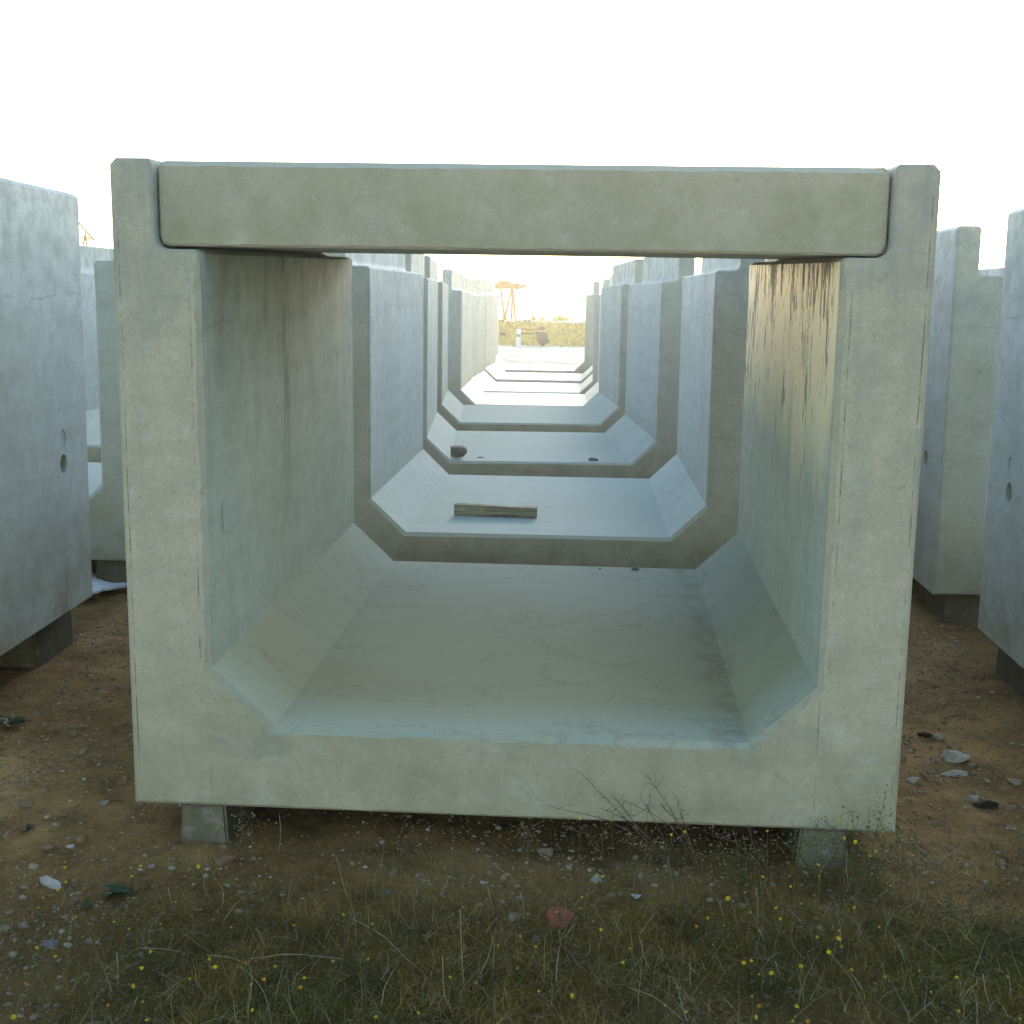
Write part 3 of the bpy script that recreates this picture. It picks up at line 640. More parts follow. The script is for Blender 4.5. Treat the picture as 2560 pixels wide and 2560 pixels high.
# random pebbles large enough to tell apart: individuals; finer grit: one mass
PEB = [rock_mesh('pebble', 1, .8, .6, 200 + k, 1, 4, .2) for k in range(8)]
for k, kind in enumerate(('pale', 'tan', 'pale', 'orange', 'pale', 'white', 'tan', 'grey')): PEB[k].materials.append(ST[kind])
PEBS = []
while len(PEBS) < 170:
    px = random.uniform(0, 2560); py = random.uniform(1560, 2350)
    p = on_ground(px, py); x, y = p[0], p[1]
    if -1.15 < x < 1.15 and y > -.02: continue
    if x < -1.95 and y < 2.6 or x > 1.95: continue
    if -.75 < x < .75 and y < -.3 and random.random() < .75: continue
    if y > 1.6 and random.random() < .4: continue
    s = random.choice((.005, .006, .007, .009, .012)) * (1.25 if y > .3 else 1)
    o = link('pebble', random.choice(PEB)); o.scale = (s, s, s); o.location = (x, y, gz(x, y) + s * .15); o.rotation_euler = (0, 0, random.uniform(0, 6.3))
    PEBS.append((o, x, y))
label_by_landmark(PEBS, 'small pebble', 'pebble', 'pebbles lying on the bare soil')

def grit():
    N = 30000
    X = rng.uniform(-2.7, 2.6, N * 2); Y = rng.uniform(-1.25, 3.6, N * 2)
    keep = ~((np.abs(X) < 1.1) & (Y > .35)) & (fbm(X, Y, 2.2, 3, 4.4) + rng.normal(0, .5, N * 2) > -.2)
    X, Y = X[keep][:N], Y[keep][:N]; n = len(X)
    bm = bmesh.new(); bmesh.ops.create_icosphere(bm, subdivisions=1, radius=1); P = np.array([v.co[:] for v in bm.verts]); T = np.array([[v.index for v in f.verts] for f in bm.faces]); bm.free()
    s = rng.lognormal(math.log(.0038), .5, n); sc = np.stack([s, s * rng.uniform(.6, 1, n), s * rng.uniform(.4, .8, n)], -1); a = rng.uniform(0, 6.3, n)
    jit = 1 + rng.uniform(-.28, .28, (n, len(P)))
    Vv = P[None] * jit[..., None] * sc[:, None]
    ca, sa = np.cos(a)[:, None], np.sin(a)[:, None]
    out = np.stack([Vv[..., 0] * ca - Vv[..., 1] * sa + X[:, None], Vv[..., 0] * sa + Vv[..., 1] * ca + Y[:, None], Vv[..., 2] + (ground_h(X, Y) + s * .15)[:, None]], -1)
    F = T[None] + (np.arange(n) * len(P))[:, None, None]
    return np_mesh('gravel', out.reshape(-1, 3), None, F.reshape(-1, 3))
o = link('gravel', grit(), islands('grit_stones', [(.20, .15, .08), (.22, .12, .05), (.26, .21, .13), (.19, .14, .075), (.17, .125, .07), (.33, .28, .19), (.23, .18, .11)]))
tag(o, 'fine stone grit strewn over the bare soil', 'gravel', None, 'stuff')

# ------------------------------------------------------------------ weeds
def weed_density(x, y):
    front = np.clip((-.18 + .12 * np.clip(x, 0, 1) - y) / .30, 0, 1)
    left = np.clip((x + 1.15) / .55, .12, 1)
    d = front * left
    d = np.maximum(d, np.clip((x - .55) / .4, 0, 1) * np.clip((.35 - y) / .5, 0, .8))
    return d * np.clip(.75 + .65 * fbm(x, y, 2.4, 3, 2.2), .08, 1.2)

def scatter(N, bias=1.0, x0=-2.0, x1=2.0, y0=-1.7, y1=.9):
    X = rng.uniform(x0, x1, N * 6); Y = rng.uniform(y0, y1, N * 6)
    k = (rng.random(N * 6) < weed_density(X, Y) * bias) & ~((np.abs(X) < 1.13) & (Y > -.02))
    return X[k][:N], Y[k][:N]

def blades(name, N, lo, hi, width, lean, mat, label, lift=0.0, segs=3, curl=1.0, cat='weeds', xy=None):
    X, Y = xy if xy is not None else scatter(N); n = len(X)
    L = rng.uniform(lo, hi, n) * np.clip(rng.normal(1, .3, n), .35, 2); az = rng.uniform(0, 2 * math.pi, n)
    ln = np.clip(rng.normal(lean, .30, n), .02, 1.5); cv = rng.normal(.5, .5, n) * curl
    wd = width * rng.uniform(.6, 1.5, n); tw = rng.uniform(0, math.pi, n)
    pos = np.stack([X, Y, ground_h(X, Y) + lift * rng.random(n)], -1); rows = []
    th = ln.copy(); side_az = az + math.pi / 2 + rng.normal(0, .5, n)
    for s in range(segs + 1):
        w = wd * (1 - .85 * s / segs) / 2
        sx = np.stack([np.cos(side_az) * w, np.sin(side_az) * w, np.zeros(n)], -1)
        rows.append(np.stack([pos - sx, pos + sx], 1))
        d = np.stack([np.sin(th) * np.cos(az), np.sin(th) * np.sin(az), np.cos(th)], -1)
        pos = pos + d * (L / segs)[:, None]; gh = ground_h(pos[:, 0], pos[:, 1]) + .003; pos[:, 2] = np.maximum(pos[:, 2], gh)
        th = th + cv / segs * 1.2; az = az + rng.normal(0, .22, n)
    Vv = np.stack(rows, 1).reshape(n, -1, 3); per = (segs + 1) * 2
    q = np.array([[2 * s, 2 * s + 1, 2 * s + 3, 2 * s + 2] for s in range(segs)])
    F = q[None] + (np.arange(n) * per)[:, None, None]
    o = link(name, np_mesh(name, Vv.reshape(-1, 3), F.reshape(-1, 4)), mat)
    return tag(o, label, cat, None, 'stuff')

def leaflets(name, N, size, mat, label, hmax, bias=1.0, xy=None):
    X, Y = xy if xy is not None else scatter(N, bias); n = len(X)
    Z = ground_h(X, Y) + rng.random(n) ** 1.6 * hmax * np.clip(.6 + .7 * fbm(X, Y, 5, 2, 8.1), .2, 1.5)
    s = size * rng.uniform(.5, 1.5, n)
    u = rng.normal(size=(n, 3)); u[:, 2] *= .6; u /= np.linalg.norm(u, axis=1)[:, None]
    v = np.cross(u, rng.normal(size=(n, 3))); v /= np.linalg.norm(v, axis=1)[:, None]
    c = np.stack([X, Y, Z], -1); s = s[:, None]
    Vv = np.stack([c - u * s, c + v * s * .38, c + u * s, c - v * s * .38], 1)
    F = np.arange(n * 4).reshape(n, 4)
    o = link(name, np_mesh(name, Vv.reshape(-1, 3), F), mat)
    return tag(o, label, 'weeds', None, 'stuff')

M_LITTER = islands('dry_litter', [(0.233, 0.131, 0.029), (0.137, 0.082, 0.018), (0.342, 0.203, 0.046), (0.088, 0.053, 0.013), (0.191, 0.120, 0.023), (0.437, 0.281, 0.072)], tint=(.13, .07, .022))
M_GREEN = islands('weed_green', [(0.103, 0.111, 0.013), (0.143, 0.126, 0.017), (0.061, 0.082, 0.010), (0.157, 0.120, 0.018), (0.116, 0.096, 0.013), (0.069, 0.101, 0.013)], tint=(.045, .085, .012))
M_MIX = islands('weed_mixed', [(0.157, 0.120, 0.017), (0.225, 0.131, 0.026), (0.096, 0.086, 0.012), (0.191, 0.126, 0.022), (0.116, 0.072, 0.014), (0.273, 0.179, 0.036)], tint=(.07, .085, .014))
M_TALL = islands('tall_grass_mixed', [(.16, .15, .03), (.26, .20, .075), (.11, .125, .022), (.34, .27, .12), (.20, .16, .05), (.13, .10, .035)])
M_STRAW = islands('straw', [(.30, .23, .12), (.22, .17, .09), (.36, .29, .17), (.18, .13, .07)])
blades('dry_litter', 62000, .02, .06, .0012, 1.15, M_LITTER, 'matted dead stems covering the foreground soil', .016)
blades('weed_stems', 30000, .025, .075, .0013, .65, M_MIX, 'tangle of thin olive and brown weed stems', .01)
leaflets('weed_leaves', 75000, .0040, M_MIX, 'tiny brown-green leaves of low weeds', .035)
leaflets('green_leaves', 30000, .0045, M_GREEN, 'tiny green leaves of low weeds', .045, .9)
blades('straw_litter', 7000, .04, .12, .0013, 1.2, M_STRAW, 'pale broken straw lying over the weeds', .03)
tx = rng.uniform(-1.5, 1.7, 26000); ty = rng.uniform(-1.6, .1, 26000); kt = (rng.random(26000) < .16 * np.clip(.35 + 1.1 * fbm(tx, ty, 3.0, 3, 9.9), 0, 1.3) * np.clip((tx + 1.3) / .5, .1, 1)) & ~((np.abs(tx) < 1.13) & (ty > -.02))
blades('tall_grass', 0, .05, .13, .0014, .38, M_TALL, 'taller thin grass standing among the weeds', .0, xy=(tx[kt], ty[kt]), cat='grass', segs=4)
# bits of dead stem and leaf lying about on the bare soil
NB = 16000; bxs = rng.uniform(-2.5, 2.5, NB * 2); bys = rng.uniform(-1.3, 3.4, NB * 2); kk = ~((np.abs(bxs) < 1.12) & (bys > .3)) & (fbm(bxs, bys, 1.7, 3, 6.1) + rng.normal(0, .5, NB * 2) > 0)
blades('soil_litter', 0, .008, .028, .0016, 1.45, M_LITTER, 'scraps of dead stem lying on the bare soil', .004, xy=(bxs[kk][:NB], bys[kk][:NB]), cat='litter', segs=2)
# greener grass patches 
def patch(cx, cy, rx, ry, N): return rng.normal(cx, rx, N), rng.normal(cy, ry, N)
px1, py1 = patch(1.30, -.62, .22, .18, 9000); px2, py2 = patch(-.35, -.95, .25, .10, 3500);
blades('green_grass', 0, .014, .045, .0014, .55, M_GREEN, 'short green grass growing in patches', 0, xy=(np.concatenate([px1, px2]), np.concatenate([py1, py2])), cat='grass')

# ---- tubes for stalks and twigs
def tube(bm, pts, r0, r1, sides=5):
    pts = [Vector(p) for p in pts]; rings = []
    for i, p in enumerate(pts):
        d = (pts[min(i + 1, len(pts) - 1)] - pts[max(i - 1, 0)]).normalized()
        a = d.cross(Vector((.3, .2, 1) if abs(d.z) < .9 else (1, 0, 0))).normalized(); b = d.cross(a)
        r = r0 + (r1 - r0) * i / max(1, len(pts) - 1)
        rings.append([bm.verts.new(p + (a * math.cos(2 * math.pi * k / sides) + b * math.sin(2 * math.pi * k / sides)) * r) for k in range(sides)])
    for i in range(len(rings) - 1):
        for k in range(sides): bm.faces.new((rings[i][k], rings[i][(k + 1) % sides], rings[i + 1][(k + 1) % sides], rings[i + 1][k]))
    bm.faces.new(rings[0][::-1]); bm.faces.new(rings[-1])
def curve_pts(pts, n):
    """smooth polyline through the given points"""
    pts = [np.array(p, float) for p in pts]; out = []
    P = [2 * pts[0] - pts[1]] + pts + [2 * pts[-1] - pts[-2]]
    for i in range(1, len(P) - 2):
        for j in range(n):
            t = j / n; a, b, c, d = P[i - 1], P[i], P[i + 1], P[i + 2]
            out.append(.5 * ((2 * b) + (c - a) * t + (2 * a - 5 * b + 4 * c - d) * t * t + (3 * b - a - 3 * c + d) * t ** 3))
    out.append(pts[-1]); return out
def finish(bm, name, mat, parent=None):
    bmesh.ops.recalc_face_normals(bm, faces=bm.faces); me = bpy.data.meshes.new(name); bm.to_mesh(me); bm.free(); return link(name, me, mat, parent)

M_STALK = simple('dry_stalk', (.34, .27, .16), .8, .2, .3, 60)
M_TWIG = simple('brown_twig', (.14, .095, .055), .85, .15, .35, 80)
M_GSTEM = simple('green_stem', (.07, .085, .03), .8, .2, .3, 60)
M_PETAL = simple('yellow_petal', (.62, .44, .02), .6, .25, .25, 160, dark=(.42, .24, .01))
M_PETALO = simple('orange_petal', (.55, .26, .015), .6, .25, .25, 160, dark=(.38, .15, .01))
M_LEAF = simple('weed_leaf', (.05, .075, .022), .75, .25, .3, 80)
M_ROS = simple('rosette_leaf', (.035, .062, .016), .6, .3, .3, 40)

# prominent straws, each a thing
def z1(ox, oy, L): return [(ox + x * .4451, oy + y * .4451) for x, y in L]
STALKS = [z1(850, 1700, L) for L in ([(675, 1290), (685, 1560), (705, 1800)], [(575, 1545), (590, 1780), (665, 1890)], [(1635, 1730), (1780, 1790), (1930, 1915)], [(70, 1340), (230, 1430), (370, 1560), (510, 1690)], [(830, 1170), (850, 1250), (870, 1330)], [(1010, 1190), (1032, 1270), (1030, 1370)], [(1325, 1370), (1270, 1430), (1220, 1475)], [(850, 1030), (950, 1100), (990, 1140)], [(1840, 1000), (1860, 1100), (1875, 1200)])] + \
         [z1(0, 1700, L) for L in ([(1380, 1630), (1480, 1750), (1525, 1930)], [(1160, 1545), (1270, 1555), (1360, 1580)], [(1410, 1565), (1650, 1540), (1930, 1568)], [(800, 1505), (920, 1512), (1020, 1528)], [(655, 1530), (663, 1640), (658, 1755)], [(945, 1165), (960, 1240), (992, 1300)], [(770, 1780), (745, 1850), (715, 1910)], [(1440, 1400), (1465, 1450), (1495, 1500)], [(1570, 760), (1575, 860), (1565, 970)], [(360, 1390), (345, 1430), (318, 1470)], [(400, 1375), (385, 1440), (358, 1475)], [(1030, 1680), (960, 1730), (890, 1780)], [(480, 1640), (430, 1700), (400, 1750)])] + \
         [z1(1700, 1700, L) for L in ([(840, 1530), (960, 1680), (1080, 1930)], [(1700, 1650), (1725, 1780), (1770, 1910)], [(1410, 1810), (1340, 1870), (1280, 1925)], [(535, 1580), (560, 1660), (585, 1715)], [(600, 1290), (645, 1320), (690, 1370)], [(430, 1170), (436, 1280), (430, 1400)], [(940, 960), (935, 1060), (962, 1230)], [(850, 955), (830, 1010), (800, 1060)], [(1555, 950), (1500, 990), (1470, 1010)], [(1765, 980), (1760, 1040), (1755, 1090)])]
STK = []
for L in STALKS:
    n = len(L); up = abs(L[0][1] - L[-1][1]) > 2.2 * abs(L[0][0] - L[-1][0])
    P = []
    base = on_ground(*L[-1])
    for i, q in enumerate(L):
        if up: P.append(on_y(q[0], q[1], base[1] + .004 * (n - 1 - i)))
        else: P.append(on_z(q[0], q[1], gz(base[0], base[1]) + .030 + .02 * math.sin(i * 1.3)))
    if up: P[-1][2] -= .01
    bm = bmesh.new(); tube(bm, curve_pts(P, 5), .0010, .0006, 4)
    o = finish(bm, 'dry_stalk', M_STALK); STK.append((o, (P[0][0] + P[-1][0]) / 2, (P[0][1] + P[-1][1]) / 2))
label_by_landmark(STK, 'pale dry stalk', 'dry stalk', 'pale dry stalks among the weeds')

# yellow composite weeds: stem, head, a few leaves
def head_mesh(r, seed, mat):
    bm = bmesh.new(); rg = random.Random(seed)
    bmesh.ops.create_icosphere(bm, subdivisions=1, radius=r * .55, matrix=Matrix.Diagonal((1, 1, .7, 1)))
    for ringn, (k, tilt, ln) in enumerate(((9, .25, 1.0), (7, .75, .8))):
        for i in range(k):
            a = 2 * math.pi * (i + rg.random() * .5) / k; t = tilt + rg.uniform(-.2, .2); l = r * ln * rg.uniform(.8, 1.15); w = r * .26
            d = Vector((math.cos(a) * math.cos(t), math.sin(a) * math.cos(t), math.sin(t))); s = Vector((-math.sin(a), math.cos(a), 0))
            q = [d * r * .3 - s * w * .6, d * r * .3 + s * w * .6, d * l + s * w, d * l * 1.12, d * l - s * w]
            bm.faces.new([bm.verts.new(v) for v in q])
    me = bpy.data.meshes.new('flower_head'); bm.to_mesh(me); bm.free(); me.materials.append(mat); return me
HEADS = [head_mesh(.0058 * s, k, m) for k, (s, m) in enumerate(((1, M_PETAL), (1.15, M_PETAL), (.8, M_PETAL), (.95, M_PETALO), (.7, M_PETAL)))]
def fl(ox, oy, L): return [(ox + x * .4451, oy + y * .4451) for x, y in L]
FLOWERS = fl(0, 1700, [(365, 1025), (365, 1055), (735, 1055), (740, 1105), (790, 1045), (1112, 1050), (325, 1180), (370, 1135), (215, 1280), (240, 1225), (425, 1335), (640, 1360), (725, 1400), (900, 1370), (985, 1250), (1300, 1390), (205, 1505), (310, 1555), (845, 1530), (795, 1620), (1175, 1570), (1210, 1615), (1380, 1590), (1545, 1610), (1480, 1685), (1410, 1710), (1065, 1680), (145, 1705), (745, 1722), (610, 1828), (800, 1810), (75, 1895), (825, 1912), (1420, 1855), (1710, 1675), (1650, 1380), (1690, 1730), (1870, 1580), (1225, 830), (480, 1170)]) + \
    fl(850, 1700, [(20, 1320), (180, 1370), (160, 1568), (885, 1492), (1015, 1440), (1215, 1305), (1350, 1285), (1465, 1405), (1630, 1510), (1100, 1498), (620, 1670), (770, 1700), (1000, 1620), (1590, 1590), (205, 1895), (440, 1870), (1115, 1750), (1300, 1775), (1825, 1830), (1360, 1220), (1440, 1105), (1475, 1105), (1520, 790), (1350, 780), (1815, 915), (1860, 870), (1740, 650), (920, 1100)]) + \
    fl(1700, 1700, [(1305, 285), (1185, 695), (1205, 722), (945, 770), (885, 795), (950, 830), (1005, 750), (1060, 710), (1140, 855), (1240, 825), (1310, 732), (1515, 825), (925, 890), (985, 910), (1250, 900), (1100, 965), (1065, 985), (1105, 990), (1310, 985), (1185, 1157), (1080, 1090), (775, 1040), (780, 1100), (620, 1160), (365, 1195), (270, 1228), (465, 1108), (155, 1340), (245, 1380), (395, 1305), (540, 1282), (565, 1345), (680, 1258), (445, 1410), (185, 1487), (90, 1385), (890, 1410), (890, 1455), (905, 1500), (835, 1530), (770, 1445), (1120, 1390), (980, 1280), (360, 1592), (400, 1578), (445, 1655), (515, 1648), (680, 1610), (965, 1630), (405, 1780), (445, 1835), (655, 1835), (1155, 1670), (1175, 1690), (1345, 1635), (1410, 1755), (1555, 1672), (1840, 1670), (1565, 1860), (1910, 1905), (35, 1865), (425, 1895), (645, 1890), (635, 1920), (720, 1920), (25, 855), (490, 850)])
FLS = []
for k, (px, py) in enumerate(FLOWERS):
    h = random.uniform(.035, .075)
    p = on_z(px, py, G0 + h)
    if p[1] > -.06 and abs(p[0]) < 1.2:
        p = on_y(px, py, random.uniform(-.16, -.07))
    x, y, z = p; bx, by = x + random.gauss(0, .012), y - random.uniform(-.01, .02); g = gz(bx, by)
    root = empty('yellow_flower', (bx, by, g))
    bm = bmesh.new(); top = np.array([x - bx, y - by, z - g]); mid = top * .5 + np.array([random.gauss(0, .006), random.gauss(0, .006), 0])
    tube(bm, curve_pts([(0, 0, -.004), mid, top], 4), .0008, .0006, 4)
    finish(bm, 'stem', M_GSTEM if k % 3 else M_TWIG, root)
    hd = link('flower_head', random.choice(HEADS), None, root); hd.location = top; hd.rotation_euler = (random.uniform(-.1, .9), random.uniform(-.5, .5), random.uniform(0, 6.3)); s = random.uniform(.8, 1.15); hd.scale = (s, s, s)
    bm = bmesh.new()
    for i in range(5):
        t = random.uniform(.15, .9); b = Vector(top) * t; a = random.uniform(0, 6.3); l = random.uniform(.008, .016); d = Vector((math.cos(a), math.sin(a), .5)).normalized(); sv = Vector((-math.sin(a), math.cos(a), 0)) * l * .22
        bm.faces.new([bm.verts.new(v) for v in (b, b + d * l * .5 + sv, b + d * l, b + d * l * .5 - sv)])
    me = bpy.data.meshes.new('leaves'); bm.to_mesh(me); bm.free(); link('leaves', me, M_LEAF, root)['kind'] = 'stuff'
    FLS.append((root, x, y))
label_by_landmark(FLS, 'yellow flower', 'flower', 'yellow flowers among the weeds')

# branching dead weeds against the front
def twig_weed(base, tips, seed, label, mat=M_TWIG, buds=True, cat='dead weed', leafy=0):
    rg = random.Random(seed); root = empty('dead_weed', base)
    bm = bmesh.new(); bb = bmesh.new()
    for tp in tips:
        t = Vector(tp) - Vector(base); m = t * .5 + Vector((rg.gauss(0, .015), rg.gauss(0, .01), rg.uniform(.0, .04)))
        cp = curve_pts([(0, 0, -.01), m, t], 7); tube(bm, cp, .0013, .0006, 4)
        for j in range(rg.randint(9, 16)):
            q = Vector(cp[rg.randint(3, len(cp) - 1)]); d = Vector((rg.gauss(0, 1), rg.gauss(0, .35), rg.gauss(.35, .7))).normalized() * rg.uniform(.012, .045)
            tube(bm, curve_pts([q, q + d * .5 + Vector((0, 0, .003)), q + d], 3), .0007, .0004, 3)
            if buds: bmesh.ops.create_icosphere(bb, subdivisions=1, radius=rg.uniform(.0014, .0026), matrix=Matrix.Translation(q + d))
    finish(bm, 'twigs', mat, root)
    if leafy:
        lb = bmesh.new()
        for tp in tips:
            t = Vector(tp) - Vector(base)
            for j in range(leafy):
                q = t * rg.uniform(.12, 1.05) + Vector((rg.gauss(0, .02), rg.gauss(0, .014), rg.gauss(0, .014))); d = Vector((rg.gauss(0, 1), rg.gauss(0, 1), rg.gauss(.2, .7))).normalized(); l = rg.uniform(.005, .011)
                sv = d.cross(Vector((rg.gauss(0, 1), rg.gauss(0, 1), rg.gauss(0, 1)))).normalized() * l * .24
                lb.faces.new([lb.verts.new(v) for v in (q, q + d * l * .5 + sv, q + d * l, q + d * l * .5 - sv)])
        me = bpy.data.meshes.new('leaves'); lb.to_mesh(me); lb.free(); link('leaves', me, M_GREEN, root)['kind'] = 'stuff'
    if buds: finish(bb, 'seed_heads', M_STALK if seed % 2 else M_TWIG, root)['kind'] = 'stuff'
    return tag(root, label, cat, 'dead weeds against the nearest section', 'thing')
def face(px, py, y=-.05): return tuple(on_y(px, py, y))
twig_weed(tuple(on_ground(1690, 2170)), [face(1370, 2015), face(1450, 1930), face(1530, 1985, -.03), face(1600, 1990), face(1500, 2020)], 1, 'sprawling brown dead weed reaching up the front of the nearest section')
twig_weed(tuple(on_ground(1760, 2190)), [face(1620, 1940), face(1650, 2010), face(1560, 2000), face(1690, 1990)], 3, 'brown dead weed with upright tips, rooted beside the weed-covered block')
twig_weed(tuple(on_ground(1515, 2170)), [face(1525, 2060), face(1430, 2075), face(1600, 2080)], 5, 'thin dead weed standing in the dark gap, yellow flower at its tip')
twig_weed(tuple(on_ground(1300, 2150)), [face(1345, 2060), face(1335, 2080), face(1310, 2095)], 7, 'small dead weed beside the smooth tan cobble')
twig_weed(tuple(on_ground(1010, 2140)), [face(1010, 2062), face(1045, 2100), face(1000, 2100)], 9, 'small pale dead weed alone before the dark gap')
twig_weed(tuple(on_ground(1940, 2200)), [face(1780, 2090), face(1870, 2060), face(1900, 2110), face(1820, 2130)], 11, 'pale dead weed with seed heads leaning over the dark gap toward the block')
twig_weed(tuple(on_ground(2160, 2230)), [face(2060, 2050), face(2130, 2030), face(2215, 1985), face(2200, 2045), face(2260, 2070)], 13, 'bushy weed in front of the lower corner of the nearest section', M_GSTEM, cat='weed', leafy=90)
twig_weed(tuple(on_ground(2040, 2215)), [face(1990, 2075), face(2040, 2060), face(2080, 2095), face(1960, 2110)], 17, 'bushy green weed in front of the weed-covered block itself', M_GSTEM, cat='weed', leafy=90)
twig_weed(tuple(on_ground(1860, 2215)), [face(1790, 2120), face(1850, 2105), face(1900, 2130)], 19, 'low green weed at the edge of the dark gap beside the block', M_GSTEM, cat='weed', leafy=60)
twig_weed(tuple(on_ground(640, 2110)), [face(602, 2030), face(620, 2055), face(615, 2080)], 15, 'pale curling dead weed hanging beside the clear support block')

# leaves for the bushy weed region come from the low weeds; green rosettes
def rosette(px, py, r, n, seed, label):
    rg = random.Random(seed); p = on_ground(px, py); root = empty('rosette_plant', (p[0], p[1], gz(p[0], p[1])))
    for i in range(n):
        a = 2 * math.pi * i / n + rg.uniform(-.3, .3); l = r * rg.uniform(.6, 1.1); w = l * .2; lift = rg.uniform(.2, .8)
        bm = bmesh.new(); prev = None
        for k in range(6):
            t = k / 5; ww = w * math.sin(math.pi * min(1, t * .9 + .08)) * (1 + .25 * (k % 2)); c = Vector((math.cos(a) * l * t, math.sin(a) * l * t, l * lift * t * (1 - .55 * t) + .004)); s = Vector((-math.sin(a), math.cos(a), 0)) * ww
            row = [bm.verts.new(c - s + Vector((0, 0, ww * .35))), bm.verts.new(c), bm.verts.new(c + s + Vector((0, 0, ww * .35)))]
            if prev: bm.faces.new((prev[0], prev[1], row[1], row[0])); bm.faces.new((prev[1], prev[2], row[2], row[1]))
            prev = row
        finish(bm, 'leaf', M_ROS, root)
    return tag(root, label, 'plant', 'leafy green rosettes', 'thing')
rosette(67, 2074, .030, 9, 1, 'small bright green rosette alone on bare soil'); rosette(290, 2240, .05, 19, 2, 'dark green leafy plant at the edge of the weeds'); rosette(215, 2270, .035, 9, 4, 'smaller dark green plant beside the larger one'); rosette(30, 1815, .06, 16, 3, 'flat green plant at the frame edge above the pale cement spill')

# ------------------------------------------------------------------ far end: bank, pipe, trestle and scrap
def bank():
    nx_, ny_ = 90, 26; xs = np.linspace(-30, 26, nx_); ys = np.linspace(45.5, 54, ny_)
    X, Y = np.meshgrid(xs, ys); prof_ = np.clip((Y - 45.6) / 2.2, 0, 1); prof_ = prof_ * prof_ * (3 - 2 * prof_); back = np.clip((54 - Y) / 3.5, 0, 1)
    Z = ground_h(X, Y) - .05 + .86 * prof_ * back * np.clip((30 - np.abs(X + 2)) / 4, 0, 1) + .05 * fbm(X, Y, .9, 4) * prof_
    V = np.stack([X, Y, Z], -1).reshape(-1, 3); ii = (np.arange(ny_ - 1)[:, None] * nx_ + np.arange(nx_ - 1)[None]).ravel()
    me = np_mesh('bank', V, np.stack([ii, ii + 1, ii + 1 + nx_, ii + nx_], -1)); me.polygons.foreach_set('use_smooth', np.ones(len(me.polygons), bool)); return me
t = NT('dry_bank'); p = t.tc.outputs['Object']; n1 = t.noise(p, 1.2, 5, .7); n2 = t.noise(t.scale(p, (9, 9, 22)), 1.0, 4, .7)
c = t.mix(t.ramp(n1, .4, .62), (.78, .56, .15), (.55, .36, .09)); c = t.mix(t.ramp(n2, .5, .68, 0, .8), c, (.30, .20, .06))  # bank yellow raised so its colour carries the far glare
tag(link('bank', bank(), t.done(c, .9, .1, t.bump(n2, .6, .2))), kind='structure')
def bank_tufts():
    N = 5200; X = rng.uniform(-9, 5, N); Y = rng.uniform(45.6, 48.6, N)
    pr_ = np.clip((Y - 45.6) / 2.2, 0, 1); pr_ = pr_ * pr_ * (3 - 2 * pr_); Z = ground_h(X, Y) - .05 + .86 * pr_ + .03 * fbm(X, Y, .9, 4) * pr_
    h = rng.uniform(.06, .22, N); w = rng.uniform(.01, .03, N); a = rng.uniform(0, 3.14, N); ca, sa = np.cos(a) * w, np.sin(a) * w; lx = rng.normal(0, .06, N)
    Vv = np.stack([np.stack([X - ca, Y - sa, Z], -1), np.stack([X + ca, Y + sa, Z], -1), np.stack([X + lx, Y + lx * .5, Z + h], -1)], 1)
    return np_mesh('dry_grass', Vv.reshape(-1, 3), None, np.arange(3 * N).reshape(N, 3))
tag(link('dry_grass', bank_tufts(), islands('bank_grass', [(.80, .62, .20), (.65, .44, .12), (.40, .26, .07), (.85, .70, .28), (.62, .56, .14)])), 'dry yellow grass growing on the far bank', 'grass', None, 'stuff')

M_RUST = simple('rusty_orange', (.38, .15, .02), .6, .4, .3, 3); M_DARK = simple('dark_metal', (.045, .045, .05), .55, .4, .3, 4); M_WHITE = simple('white_paint', (.8, .79, .75), .5, .4, .1, 4); M_GREY = simple('grey_band', (.25, .25, .25), .6, .3, .1, 4)
def bx(bm, c, s, rot=None):
    m = Matrix.Translation(c) @ (rot.to_4x4() if rot else Matrix.Identity(4)) @ Matrix.Diagonal((*s, 1)); bmesh.ops.create_cube(bm, size=1, matrix=m)
def bar(bm, a, b, r): tube(bm, [a, b], r, r, 6)

